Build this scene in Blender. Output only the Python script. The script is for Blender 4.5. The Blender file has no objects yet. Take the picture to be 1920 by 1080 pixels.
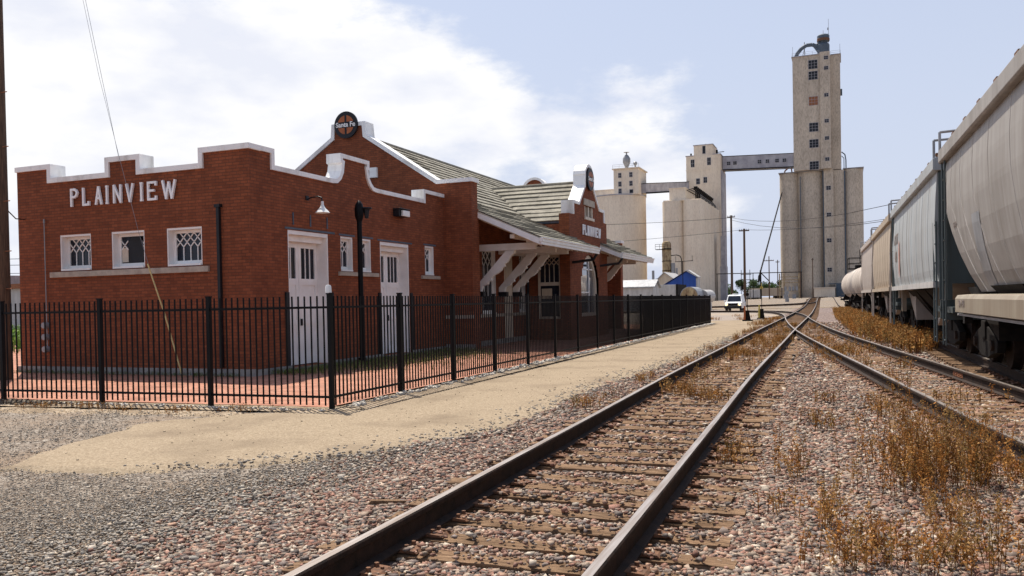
import bpy, bmesh, math, random
import numpy as np
from mathutils import Vector, Matrix
random.seed(7); rng = np.random.default_rng(7)
C = bpy.context.scene.collection
PI = math.pi
# ------------------------------------------------------------------ camera
cam = bpy.data.cameras.new('camera'); camo = bpy.data.objects.new('camera', cam); C.objects.link(camo)
cam.sensor_width = 36; cam.lens = 1559/1920*36; cam.shift_y = 50/1920; cam.clip_end = 6000; cam.clip_start = .05
yaw, pitch, roll = math.radians(21.7666), math.radians(-.8839), math.radians(1.1)
f = Vector((-math.sin(yaw)*math.cos(pitch), math.cos(yaw)*math.cos(pitch), math.sin(pitch)))
r = Vector((math.cos(yaw), math.sin(yaw), 0)); u = r.cross(f)
r2 = r*math.cos(roll)-u*math.sin(roll); u2 = r*math.sin(roll)+u*math.cos(roll)
M = Matrix((( r2.x, u2.x, -f.x, 0), (r2.y, u2.y, -f.y, 0), (r2.z, u2.z, -f.z, 1.65), (0, 0, 0, 1)))
camo.matrix_world = M
bpy.context.scene.camera = camo
# ------------------------------------------------------------------ sun and sky
SUN = Vector((-2.04, 1.74, 5.52)).normalized()
elev = math.asin(SUN.z)
sl = bpy.data.lights.new('sun', 'SUN'); sl.energy = 5.0; sl.angle = math.radians(.5); sl.color = (1, .93, .82)
so = bpy.data.objects.new('sun', sl); C.objects.link(so); so.rotation_euler = SUN.to_track_quat('Z', 'Y').to_euler(); so.location = (-20, 10, 60)
w = bpy.data.worlds.new('World'); bpy.context.scene.world = w; w.use_nodes = True
nt = w.node_tree; N = nt.nodes; L = nt.links
bg = N['Background']; out = N['World Output']
sky = N.new('ShaderNodeTexSky'); sky.sky_type = 'NISHITA'; sky.sun_disc = False
sky.sun_elevation = elev; sky.sun_rotation = math.atan2(SUN.x, SUN.y)
sky.air_density = 1.0; sky.dust_density = 2.2; sky.ozone_density = 2.0
bg.inputs['Strength'].default_value = .12
L.new(sky.outputs[0], bg.inputs[0])
tc = N.new('ShaderNodeTexCoord')
sep = N.new('ShaderNodeSeparateXYZ'); L.new(tc.outputs['Generated'], sep.inputs[0])
def mth(op, a, b=None, clamp=False):
    n = N.new('ShaderNodeMath'); n.operation = op; n.use_clamp = clamp
    for i, v in enumerate((a, b)):
        if v is None: continue
        if isinstance(v, (int, float)): n.inputs[i].default_value = v
        else: L.new(v, n.inputs[i])
    return n.outputs[0]
def dotd(d, c0, c1):            # soft lobe of cloud cover round a direction of the sky
    n = N.new('ShaderNodeVectorMath'); n.operation = 'DOT_PRODUCT'; L.new(tc.outputs['Generated'], n.inputs[0]); n.inputs[1].default_value = Vector(d).normalized()
    m = N.new('ShaderNodeMapRange'); m.inputs[1].default_value = math.cos(math.radians(c1)); m.inputs[2].default_value = math.cos(math.radians(c0)); L.new(n.outputs['Value'], m.inputs[0])
    return m.outputs[0]
mp = N.new('ShaderNodeMapping'); L.new(tc.outputs['Generated'], mp.inputs[0]); mp.inputs['Scale'].default_value = (1, 1, 2.3)
ns = N.new('ShaderNodeTexNoise'); ns.inputs['Scale'].default_value = 4.2; ns.inputs['Detail'].default_value = 9; ns.inputs['Roughness'].default_value = .62; L.new(mp.outputs[0], ns.inputs[0])
lobes = mth('MAXIMUM', dotd((-.70, .68, .17), 14, 33), mth('MULTIPLY', dotd((-.24, .95, .14), 1, 13), .66))
zc_ = N.new('ShaderNodeMapRange'); zc_.inputs[1].default_value = .25; zc_.inputs[2].default_value = .36; zc_.inputs[3].default_value = 0; zc_.inputs[4].default_value = -.42; L.new(sep.outputs[2], zc_.inputs[0])
cov = mth('ADD', mth('ADD', mth('MULTIPLY', ns.outputs[0], 1.5), lobes), zc_.outputs[0])
mr = N.new('ShaderNodeMapRange'); mr.interpolation_type = 'SMOOTHSTEP'; mr.inputs[1].default_value = 1.12; mr.inputs[2].default_value = 1.42; L.new(cov, mr.inputs[0])
up = N.new('ShaderNodeMapRange'); up.inputs[1].default_value = .38; up.inputs[2].default_value = .75; up.inputs[3].default_value = 1; up.inputs[4].default_value = .12; L.new(sep.outputs[2], up.inputs[0])
ns2 = N.new('ShaderNodeTexNoise'); ns2.inputs['Scale'].default_value = 9; ns2.inputs['Detail'].default_value = 7; L.new(mp.outputs[0], ns2.inputs[0])
cr = N.new('ShaderNodeValToRGB'); cr.color_ramp.elements[0].position = .35; cr.color_ramp.elements[0].color = (.80, .82, .90, 1); cr.color_ramp.elements[1].position = .62; cr.color_ramp.elements[1].color = (1, .99, .98, 1); L.new(ns2.outputs[0], cr.inputs[0])
bgc = N.new('ShaderNodeBackground'); bgc.inputs['Strength'].default_value = .84; L.new(cr.outputs[0], bgc.inputs[0])
# pale summer haze low in the air, mixed over the clear sky
bgh = N.new('ShaderNodeBackground'); bgh.inputs[0].default_value = (.66, .715, .87, 1); bgh.inputs[1].default_value = .78
hz = N.new('ShaderNodeMapRange'); hz.inputs[1].default_value = .42; hz.inputs[2].default_value = 0; hz.inputs[3].default_value = .62; hz.inputs[4].default_value = .96; L.new(sep.outputs[2], hz.inputs[0])
hf = mth('MULTIPLY', hz.outputs[0], up.outputs[0]); ms = N.new('ShaderNodeMixShader'); L.new(hf, ms.inputs[0]); L.new(bg.outputs[0], ms.inputs[1]); L.new(bgh.outputs[0], ms.inputs[2])
ms2 = N.new('ShaderNodeMixShader'); L.new(mth('MULTIPLY', mth('MULTIPLY', mr.outputs[0], .93), up.outputs[0]), ms2.inputs[0]); L.new(ms.outputs[0], ms2.inputs[1]); L.new(bgc.outputs[0], ms2.inputs[2])
L.new(ms2.outputs[0], out.inputs['Surface'])
vs = bpy.context.scene.view_settings; vs.view_transform = 'Standard'; vs.look = 'None'; vs.exposure = .36; vs.gamma = 1

# ------------------------------------------------------------------ materials
def newmat(name):
    m = bpy.data.materials.new(name); m.use_nodes = True
    return m, m.node_tree, m.node_tree.nodes['Principled BSDF']
def nd(t, typ, **k):
    n = t.nodes.new('ShaderNode'+typ)
    for a, b in k.items(): setattr(n, a, b)
    return n
def coords(t, scale=(1, 1, 1), world=True):
    if world: g = nd(t, 'NewGeometry').outputs['Position']
    else: g = nd(t, 'TexCoord').outputs['Object']
    m = nd(t, 'Mapping'); m.inputs['Scale'].default_value = scale; t.links.new(g, m.inputs[0]); return m.outputs[0]
def noise(t, vec, scale, detail=5, rough=.6):
    n = nd(t, 'TexNoise'); n.inputs['Scale'].default_value = scale; n.inputs['Detail'].default_value = detail; n.inputs['Roughness'].default_value = rough
    t.links.new(vec, n.inputs[0]); return n.outputs[0]
def ramp(t, fac, stops):
    n = nd(t, 'ValToRGB'); e = n.color_ramp.elements
    while len(e) < len(stops): e.new(.5)
    for i, (p, c) in enumerate(stops):
        e[i].position = p; e[i].color = (*c, 1) if len(c) == 3 else c
    t.links.new(fac, n.inputs[0]); return n.outputs[0]
def mix(t, fac, a, b, typ='MIX'):
    n = nd(t, 'MixRGB', blend_type=typ)
    for i, v in enumerate((fac, a, b)):
        if isinstance(v, (int, float)): n.inputs[i].default_value = v
        elif isinstance(v, tuple): n.inputs[i].default_value = (*v, 1)
        else: t.links.new(v, n.inputs[i])
    return n.outputs[0]
def bump(t, b, h, strength=.3, dist=.02):
    n = nd(t, 'Bump'); n.inputs['Strength'].default_value = strength; n.inputs['Distance'].default_value = dist
    t.links.new(h, n.inputs['Height']); t.links.new(n.outputs[0], b.inputs['Normal'])
def pm(name, c1, c2=None, scale=3., rough=.6, metal=0., b=.15, bs=None, stretch=(1, 1, 1), lo=.35, hi=.65, spec=.3, dist=.01):
    """plain procedural surface: two tones mixed by noise, with a little relief"""
    m, t, p = newmat(name)
    v = coords(t, stretch); n1 = noise(t, v, scale)
    c2 = c2 or tuple(x*.75 for x in c1)
    t.links.new(ramp(t, n1, [(lo, c2), (hi, c1)]), p.inputs['Base Color'])
    p.inputs['Roughness'].default_value = rough; p.inputs['Metallic'].default_value = metal; p.inputs['Specular IOR Level'].default_value = spec
    if b: bump(t, p, noise(t, v, bs or scale*8, 4), b, dist)
    return m
def brickmat(name, ca, cb, mortar, horizontal=False, sx=.21, sy=.075, rough=.85, wear=.28):
    m, t, p = newmat(name)
    g = nd(t, 'NewGeometry').outputs['Position']; s = nd(t, 'SeparateXYZ'); t.links.new(g, s.inputs[0])
    c = nd(t, 'CombineXYZ')
    if horizontal: t.links.new(s.outputs[0], c.inputs[0]); t.links.new(s.outputs[1], c.inputs[1])
    else:
        a = nd(t, 'Math', operation='ADD'); t.links.new(s.outputs[0], a.inputs[0]); t.links.new(s.outputs[1], a.inputs[1])
        t.links.new(a.outputs[0], c.inputs[0]); t.links.new(s.outputs[2], c.inputs[1])
    br = nd(t, 'TexBrick'); t.links.new(c.outputs[0], br.inputs['Vector'])
    br.inputs['Scale'].default_value = 1; br.inputs['Brick Width'].default_value = sx; br.inputs['Row Height'].default_value = sy
    br.inputs['Mortar Size'].default_value = .008 if not horizontal else .006; br.inputs['Mortar Smooth'].default_value = .3; br.inputs['Bias'].default_value = 0
    br.inputs['Color1'].default_value = (*ca, 1); br.inputs['Color2'].default_value = (*cb, 1); br.inputs['Mortar'].default_value = (*mortar, 1)
    v = coords(t); n1 = noise(t, v, 1.3, 6, .65); n3 = noise(t, coords(t, (1, 1, .25)), 5, 4)
    col = mix(t, 1., br.outputs['Color'], ramp(t, n1, [(.3, (1-.5*wear,)*3), (.7, (1+.25*wear,)*3)]), 'MULTIPLY')
    col = mix(t, 1., col, ramp(t, n3, [(.3, (.86,)*3), (.7, (1.1,)*3)]), 'MULTIPLY')
    t.links.new(col, p.inputs['Base Color']); p.inputs['Roughness'].default_value = rough; p.inputs['Specular IOR Level'].default_value = .2
    inv = nd(t, 'Math', operation='SUBTRACT'); inv.inputs[0].default_value = 1; t.links.new(br.outputs['Fac'], inv.inputs[1])
    if not horizontal: bump(t, p, inv.outputs[0], .6, .012)
    return m
MT = {}
MT['brick'] = brickmat('red_brick', (.285, .086, .038), (.195, .058, .027), (.13, .052, .031))
MT['paver'] = brickmat('brick_paving', (.47, .23, .155), (.37, .155, .10), (.27, .18, .13), True, .2, .1, .9, .7)
MT['white'] = pm('white_paint', (.88, .865, .84), (.78, .755, .72), 2.2, .5, b=.08)
MT['coping'] = pm('weathered_coping_paint', (.87, .86, .84), (.60, .57, .53), 2.0, .55, b=.12, stretch=(1, 1, .35), lo=.28, hi=.5)
MT['letter'] = pm('white_letter_enamel', (.93, .93, .93), (.86, .86, .86), 3, .4, b=0)
MT['cream'] = pm('cream_paint', (.66, .57, .46), (.56, .47, .37), 2.5, .55, b=.08)
MT['stone'] = pm('cut_stone', (.48, .42, .34), (.33, .28, .23), 5, .85, b=.3)
MT['conc_base'] = pm('foundation_concrete', (.34, .32, .29), (.20, .19, .18), 2, .9, b=.4)
MT['black'] = pm('black_steel', (.005, .005, .006), (.003, .003, .004), 4, .5, b=.05, spec=.14)
MT['darkmetal'] = pm('dark_grimy_steel', (.018, .015, .013), (.007, .006, .006), 6, .8, b=.3, spec=.15)
MT['plate'] = pm('tie_plate_rust', (.20, .095, .05), (.09, .05, .032), 20, .8, b=.4)
MT['blackpipe'] = pm('black_paint', (.016, .016, .02), (.01, .01, .012), 4, .5, b=.05)
MT['rust'] = pm('rusty_iron', (.36, .15, .07), (.17, .07, .04), 14, .85, b=.4)
MT['railside'] = pm('rail_rust', (.040, .022, .015), (.014, .010, .008), 9, .75, b=.35, spec=.2)
MT['wood_pole'] = pm('creosoted_pole', (.15, .09, .055), (.06, .038, .026), 6, .9, b=.6, stretch=(6, 6, .4))
MT['slate'] = pm('grey_flashing', (.10, .13, .17), (.06, .08, .10), 3, .6)
MT['plastic_white'] = pm('white_plastic', (.82, .82, .80), (.75, .75, .73), 5, .35, b=0)
MT['yellow'] = pm('yellow_guard', (.62, .50, .22), (.50, .38, .16), 6, .5)
MT['yellowgreen'] = pm('faded_yellow_paint', (.55, .47, .10), (.40, .30, .08), 8, .6)
MT['tan_metal'] = pm('tan_sheet_metal', (.62, .52, .38), (.52, .43, .31), 2, .55, stretch=(1, 1, .2))
MT['blue_metal'] = pm('blue_sheet_metal', (.025, .085, .36), (.018, .06, .27), 1.5, .5, stretch=(1, 1, .2))
MT['grey_metal'] = pm('grey_sheet_metal', (.33, .335, .345), (.22, .225, .235), 3, .45, metal=.2, stretch=(1, 1, .2))
MT['white_metal'] = pm('white_sheet_metal', (.50, .485, .47), (.36, .35, .335), 2, .5, stretch=(1, 1, .3))
MT['conveyor'] = pm('weathered_conveyor_cladding', (.44, .43, .45), (.30, .29, .32), .5, .7)
MT['tyre'] = pm('tyre_rubber', (.02, .02, .02), (.012, .012, .012), 10, .8)
MT['orange_enamel'] = pm('orange_brown_enamel', (.42, .13, .045), (.33, .095, .035), 7, .5, b=.05)
MT['bark'] = pm('bark', (.13, .09, .06), (.06, .045, .03), 5, .95, b=.5)
MT['signred'] = pm('red_lens', (.4, .04, .03), (.3, .03, .02), 8, .4)
MT['interior'] = pm('dark_interior', (.03, .028, .026), (.02, .02, .02), 3, .9, b=0)
def rail_top():
    m, t, p = newmat('polished_rail_top'); v = coords(t, (12, .5, 1))
    t.links.new(ramp(t, noise(t, v, 3), [(.3, (.26, .20, .155)), (.7, (.46, .42, .39))]), p.inputs['Base Color'])
    p.inputs['Metallic'].default_value = .8; p.inputs['Roughness'].default_value = .42; return m
MT['railtop'] = rail_top()
def glassmat(name, col=(.012, .014, .018), rough=.06, spec=1.0):
    m, t, p = newmat(name); v = coords(t)
    t.links.new(ramp(t, noise(t, v, 1.5), [(.3, col), (.7, tuple(x*2.2 for x in col))]), p.inputs['Base Color'])
    p.inputs['Roughness'].default_value = rough; p.inputs['Specular IOR Level'].default_value = spec
    bump(t, p, noise(t, v, 2.5, 2), .06, .02); return m
MT['glass'] = glassmat('dark_window_glass', (.006, .008, .014), .12, .32)
MT['mirror'] = glassmat('reflecting_window_glass', (.05, .06, .075), .04, 1.0); MT['mirror'].node_tree.nodes['Principled BSDF'].inputs['Metallic'].default_value = 0.0
MT['mirror'].node_tree.nodes['Principled BSDF'].inputs['IOR'].default_value = 2.6
MT['glass_far'] = glassmat('far_window_glass', (.014, .016, .02), .4, .15)
def conc(name, a, b, streak=.55):
    m, t, p = newmat(name)
    n1 = noise(t, coords(t, (1, 1, .06)), .9, 7, .65); n2 = noise(t, coords(t), .12, 4); n3 = noise(t, coords(t, (1, 1, .35)), 3.2, 6, .75)
    sp = nd(t, 'SeparateXYZ'); t.links.new(coords(t), sp.inputs[0])
    wv = nd(t, 'TexWave', bands_direction='Z', wave_type='BANDS'); wv.inputs['Scale'].default_value = .26; wv.inputs['Distortion'].default_value = .6; t.links.new(coords(t), wv.inputs[0])
    col = ramp(t, n1, [(.3, b), (.62, a)])
    col = mix(t, .5, col, ramp(t, n2, [(.35, b), (.6, a)]))
    col = mix(t, streak, col, ramp(t, n3, [(.33, (.34, .32, .31)), (.55, (1.04, 1.04, 1.04))]), 'MULTIPLY')
    t.links.new(col, p.inputs['Base Color']); p.inputs['Roughness'].default_value = .9; p.inputs['Specular IOR Level'].default_value = .15
    bump(t, p, n1, .3, .05); return m
MT['conc'] = conc('elevator_concrete', (.62, .535, .43), (.45, .385, .31), .6)
MT['conc2'] = conc('cream_elevator_concrete', (.82, .72, .58), (.67, .56, .44), .26)
def roofmat():
    m, t, p = newmat('weathered_roof_tile')
    n1 = noise(t, coords(t), 1.1, 6, .7); n2 = noise(t, coords(t), 9, 5, .7)
    g = coords(t); vo = nd(t, 'TexVoronoi'); vo.inputs['Scale'].default_value = 3.2; t.links.new(g, vo.inputs[0])
    col = ramp(t, n1, [(.3, (.16, .15, .125)), (.52, (.27, .255, .215)), (.72, (.38, .355, .30))])
    col = mix(t, .35, col, ramp(t, n2, [(.35, (.5, .5, .45)), (.6, (1.15, 1.12, 1.05))]), 'MULTIPLY')
    col = mix(t, .5, col, ramp(t, noise(t, coords(t, (.5, 3, 3)), 3.3, 2), [(.4, (.75, .73, .70)), (.6, (1.15, 1.13, 1.08))]), 'MULTIPLY')
    t.links.new(col, p.inputs['Base Color']); p.inputs['Roughness'].default_value = .85; p.inputs['Specular IOR Level'].default_value = .2
    bump(t, p, n2, .5, .02); return m
MT['roof'] = roofmat()
def woodtie():
    m, t, p = newmat('weathered_tie_wood')
    n1 = noise(t, coords(t, (1.2, 22, 22)), 2.2, 6, .7); n2 = noise(t, coords(t), 3, 4); n3 = noise(t, coords(t, (1, 10, 10)), 5, 3, .8)
    col = ramp(t, n1, [(.30, (.04, .026, .017)), (.45, (.19, .122, .075)), (.7, (.34, .235, .15))])
    col = mix(t, .6, col, ramp(t, n2, [(.35, (.55, .48, .42)), (.65, (1.15, 1.05, .98))]), 'MULTIPLY')
    t.links.new(col, p.inputs['Base Color']); p.inputs['Roughness'].default_value = .9; p.inputs['Specular IOR Level'].default_value = .15
    bump(t, p, n1, 1, .02); return m
MT['tie'] = woodtie()
def attrmat(name, rough=.85, spec=.2, trans=False):
    m, t, p = newmat(name); a = nd(t, 'Attribute', attribute_name='Col')
    n = noise(t, coords(t), 60, 3); col = mix(t, .6, a.outputs['Color'], ramp(t, n, [(.35, (.65, .65, .65)), (.65, (1.2, 1.2, 1.2))]), 'MULTIPLY')
    t.links.new(col, p.inputs['Base Color']); p.inputs['Roughness'].default_value = rough; p.inputs['Specular IOR Level'].default_value = spec
    if trans:
        tr = nd(t, 'BsdfTranslucent'); t.links.new(col, tr.inputs[0]); mx = nd(t, 'MixShader'); mx.inputs[0].default_value = .3
        t.links.new(p.outputs[0], mx.inputs[1]); t.links.new(tr.outputs[0], mx.inputs[2]); t.links.new(mx.outputs[0], t.nodes['Material Output'].inputs[0])
    return m
MT['stones'] = attrmat('ballast_stone'); MT['leaf'] = attrmat('dry_leaf', .8, .15, True); MT['green'] = attrmat('green_leaf', .6, .3, True)
def groundmat(name, stops, fine, patch=None, pscale=.25, plo=.45, phi=.6, b=.8, vscale=26):
    m, t, p = newmat(name); g = coords(t)
    vo = nd(t, 'TexVoronoi'); vo.inputs['Scale'].default_value = vscale; t.links.new(g, vo.inputs[0])
    sp = nd(t, 'SeparateColor'); t.links.new(vo.outputs['Color'], sp.inputs[0])
    col = ramp(t, sp.outputs[0], stops)
    n2 = noise(t, g, fine, 6, .75)
    col = mix(t, .55, col, ramp(t, n2, [(.3, (.55, .53, .50)), (.55, (1, 1, 1)), (.75, (1.25, 1.2, 1.15))]), 'MULTIPLY')
    if patch:
        n3 = noise(t, g, pscale, 7, .62)
        pc = mix(t, .5, patch, ramp(t, noise(t, g, fine*1.7, 5, .8), [(.3, (.6, .6, .6)), (.7, (1.2, 1.2, 1.2))]), 'MULTIPLY')
        col = mix(t, ramp(t, n3, [(plo, (0, 0, 0)), (phi, (1, 1, 1))]), col, pc)
    t.links.new(col, p.inputs['Base Color']); p.inputs['Roughness'].default_value = .95; p.inputs['Specular IOR Level'].default_value = .1
    bump(t, p, mix(t, .5, vo.outputs['Distance'], n2), b, .03); return m
MT['ground'] = groundmat('gravelly_ground', [(0, (.13, .105, .085)), (.4, (.20, .165, .135)), (.75, (.27, .23, .19)), (1, (.38, .34, .29))], 14, (.25, .19, .14), .5, .46, .62)
MT['ballast'] = groundmat('ballast_bed', [(0, (.06, .048, .045)), (.35, (.15, .115, .105)), (.7, (.24, .18, .165)), (1, (.34, .28, .25))], 18, (.26, .19, .14), .6, .56, .72, vscale=20)
MT['path'] = groundmat('tan_caliche_path', [(0, (.245, .19, .13)), (.5, (.30, .235, .163)), (1, (.37, .30, .215))], 20, (.215, .165, .115), .8, .48, .72, b=.35, vscale=60)
MT['soil'] = groundmat('dusty_verge', [(0, (.20, .15, .10)), (.5, (.34, .26, .18)), (1, (.50, .42, .32))], 22, (.25, .19, .13), .9, .45, .6, b=.8, vscale=30)
def trainmat(name, base, dirt, rusty=.35):
    m, t, p = newmat(name); g = coords(t, world=False)
    n1 = noise(t, coords(t, (1, 1.3, .10), world=False), 1.7, 7, .7); n2 = noise(t, g, .8, 4); n3 = noise(t, coords(t, (1, 6, .5), world=False), 3., 6, .8)
    col = mix(t, ramp(t, n1, [(.38, (0, 0, 0)), (.66, (.9, .9, .9))]), base, dirt)
    col = mix(t, ramp(t, n2, [(.45, (0, 0, 0)), (.75, (.5, .5, .5))]), col, dirt)
    col = mix(t, ramp(t, n3, [(.62, (0, 0, 0)), (.78, (rusty,)*3)]), col, (.28, .13, .07))
    t.links.new(col, p.inputs['Base Color']); p.inputs['Roughness'].default_value = .55; p.inputs['Specular IOR Level'].default_value = .35
    bump(t, p, n2, .25, .03); return m
MT['car_a'] = trainmat('grey_hopper_paint', (.34, .32, .30), (.20, .178, .155))
MT['car_b'] = trainmat('pale_blue_grey_hopper_paint', (.38, .415, .435), (.27, .262, .248))
MT['car_c'] = trainmat('beige_hopper_paint', (.42, .345, .26), (.32, .25, .18), .2)
MT['car_d'] = trainmat('dull_grey_hopper_paint', (.42, .37, .33), (.32, .27, .23), .2)
MT['tank'] = trainmat('dirty_white_tank_paint', (.56, .51, .45), (.27, .20, .155), .6)
MT['teal'] = trainmat('teal_grey_end_paint', (.075, .10, .105), (.05, .058, .055), .3)
MT['sill'] = trainmat('cream_sill_paint', (.30, .262, .20), (.19, .145, .105), .6)
MT['mark'] = pm('faded_stencil_paint', (.16, .13, .12), (.24, .2, .18), 8, .7, b=0)
MT['markred'] = pm('faded_red_marking', (.42, .17, .12), (.5, .3, .25), 8, .7, b=0)
MT['carwhite'] = pm('white_car_paint', (.78, .78, .77), (.74, .74, .73), 3, .25, b=0, spec=.5)
def emis(name, c, s):
    m, t, p = newmat(name); p.inputs['Base Color'].default_value = (*c, 1); p.inputs['Emission Color'].default_value = (*c, 1); p.inputs['Emission Strength'].default_value = s
    return m
MT['headlamp'] = emis('lit_headlight', (1, .72, .35), 2.0)

# ------------------------------------------------------------------ mesh tools
ORG = {}
def thing(name, label, cat, loc=(0, 0, 0), group=None, rz=0):
    o = bpy.data.objects.new(name, None); C.objects.link(o); o.location = loc; o.rotation_euler = (0, 0, rz); o.empty_display_size = .3
    o['label'] = label; o['category'] = cat
    if group: o['group'] = group
    ORG[o.name] = Vector(loc) if rz == 0 else Vector((0, 0, 0)); return o
def tag(o, label=None, cat=None, group=None, kind=None):
    if label: o['label'] = label
    if cat: o['category'] = cat
    if group: o['group'] = group
    if kind: o['kind'] = kind
    return o
class MB:
    def __init__(s, xf=None): s.v = []; s.f = []; s.m = []; s.xf = xf; s.mi = 0
    def add(s, vs, fs):
        k = len(s.v)
        s.v += [s.xf(*p) for p in vs] if s.xf else [tuple(p) for p in vs]
        s.f += [tuple(i+k for i in q) for q in fs]; s.m += [s.mi]*len(fs)
    def box(s, x0, x1, y0, y1, z0, z1):
        s.add([(x0, y0, z0), (x1, y0, z0), (x1, y1, z0), (x0, y1, z0), (x0, y0, z1), (x1, y0, z1), (x1, y1, z1), (x0, y1, z1)],
              [(0, 3, 2, 1), (4, 5, 6, 7), (0, 1, 5, 4), (1, 2, 6, 5), (2, 3, 7, 6), (3, 0, 4, 7)])
    def prism(s, poly, a, b, ax='y'):
        """poly in the two other axes, extruded from a to b along ax"""
        n = len(poly)
        def P(p, t): return (p[0], t, p[1]) if ax == 'y' else ((t, p[0], p[1]) if ax == 'x' else (p[0], p[1], t))
        s.add([P(p, a) for p in poly]+[P(p, b) for p in poly], [tuple(range(n)), tuple(range(2*n-1, n-1, -1))]+[(i, i+n, (i+1) % n+n, (i+1) % n) for i in range(n)])
    def cyl(s, p0, p1, r0, r1=None, n=10, cap=True):
        r1 = r0 if r1 is None else r1; p0 = Vector(p0); p1 = Vector(p1); d = (p1-p0).normalized()
        a = d.orthogonal().normalized(); b = d.cross(a)
        vs = [p0+(a*math.cos(2*PI*i/n)+b*math.sin(2*PI*i/n))*r0 for i in range(n)]+[p1+(a*math.cos(2*PI*i/n)+b*math.sin(2*PI*i/n))*r1 for i in range(n)]
        fs = [(i, (i+1) % n, (i+1) % n+n, i+n) for i in range(n)]
        if cap: fs += [tuple(range(n-1, -1, -1)), tuple(range(n, 2*n))]
        s.add([tuple(v) for v in vs], fs)
    def path(s, pts, r, n=6):
        for a, b in zip(pts[:-1], pts[1:]): s.cyl(a, b, r, r, n)
    def bar(s, p0, p1, wx, wz):
        """rectangular bar between two points"""
        p0 = Vector(p0); p1 = Vector(p1); d = (p1-p0).normalized(); a = d.cross(Vector((0, 0, 1)))
        if a.length < 1e-3: a = Vector((1, 0, 0))
        a.normalize(); b = a.cross(d).normalized(); a *= wx/2; b *= wz/2
        vs = [p+q for p in (p0, p1) for q in (-a-b, a-b, a+b, -a+b)]
        s.add([tuple(v) for v in vs], [(0, 3, 2, 1), (4, 5, 6, 7), (0, 1, 5, 4), (1, 2, 6, 5), (2, 3, 7, 6), (3, 0, 4, 7)])
    def lathe(s, c, prof, n=20):
        k = len(prof); vs = []
        for i in range(n):
            a = 2*PI*i/n
            for (rr, z) in prof: vs.append((c[0]+rr*math.cos(a), c[1]+rr*math.sin(a), c[2]+z))
        s.add(vs, [(i*k+j, ((i+1) % n)*k+j, ((i+1) % n)*k+j+1, i*k+j+1) for i in range(n) for j in range(k-1)])
    def build(s, name, mat, parent=None, smooth=False, bev=0, org=None, recalc=True):
        me = bpy.data.meshes.new(name); o = Vector((0, 0, 0))
        if parent is not None: o = ORG.get(parent.name, o)
        elif org is not None: o = Vector(org)
        me.from_pydata([(v[0]-o.x, v[1]-o.y, v[2]-o.z) for v in s.v], [], s.f)
        for m in (mat if isinstance(mat, (list, tuple)) else [mat]): me.materials.append(m)
        if any(s.m): me.polygons.foreach_set('material_index', s.m)
        if recalc:
            b = bmesh.new(); b.from_mesh(me); bmesh.ops.recalc_face_normals(b, faces=b.faces)
            if bev: bmesh.ops.bevel(b, geom=[e for e in b.edges if len(e.link_faces) == 2 and e.calc_face_angle(0) > .6], offset=bev, segments=2, affect='EDGES', profile=.5)
            b.to_mesh(me); b.free()
        if smooth:
            me.polygons.foreach_set('use_smooth', [True]*len(me.polygons)); me.set_sharp_from_angle(angle=math.radians(38))
        ob = bpy.data.objects.new(name, me); C.objects.link(ob)
        if parent is not None: ob.parent = parent; ORG[ob.name] = o
        else: ob.location = o; ORG[ob.name] = o
        return ob
def npmesh(name, V, F, mat, col=None, smooth=False):
    """mesh from arrays; F is (n,3) or (n,4); col is one rgb per face"""
    me = bpy.data.meshes.new(name); k = F.shape[1]
    me.vertices.add(len(V)); me.vertices.foreach_set('co', V.astype(np.float32).ravel())
    me.loops.add(F.size); me.loops.foreach_set('vertex_index', F.astype(np.int32).ravel())
    me.polygons.add(len(F)); me.polygons.foreach_set('loop_start', np.arange(0, F.size, k, dtype=np.int32))
    me.update(calc_edges=True)
    if smooth: me.polygons.foreach_set('use_smooth', np.ones(len(F), bool))
    if col is not None:
        a = me.color_attributes.new('Col', 'FLOAT_COLOR', 'CORNER')
        c = np.ones((len(F), k, 4), np.float32); c[:, :, :3] = col[:, None, :]; a.data.foreach_set('color', c.ravel())
    me.materials.append(mat); me.validate()
    o = bpy.data.objects.new(name, me); C.objects.link(o); return o
def textmesh(txt, size, depth, bold=0.):
    cu = bpy.data.curves.new('t', 'FONT'); cu.body = txt; cu.size = size; cu.extrude = depth/2; cu.offset = bold; cu.align_x = 'CENTER'; cu.align_y = 'CENTER'
    to = bpy.data.objects.new('t', cu); C.objects.link(to); bpy.context.view_layer.update()
    me = bpy.data.meshes.new_from_object(to.evaluated_get(bpy.context.evaluated_depsgraph_get())); bpy.data.objects.remove(to); return me
def copy_tree(o, parent=None):
    c = o.copy(); C.objects.link(c)
    if parent is not None: c.parent = parent
    for ch in list(o.children): copy_tree(ch, c)
    return c
def sstep(a, b, x):
    t = np.clip((np.asarray(x, float)-a)/(b-a), 0, 1); return t*t*(3-2*t)
def gh(x, y): return -.035+1.185*sstep(120, 215, y)*sstep(-48, -22, x)     # far ground rises gently to the elevator
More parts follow.
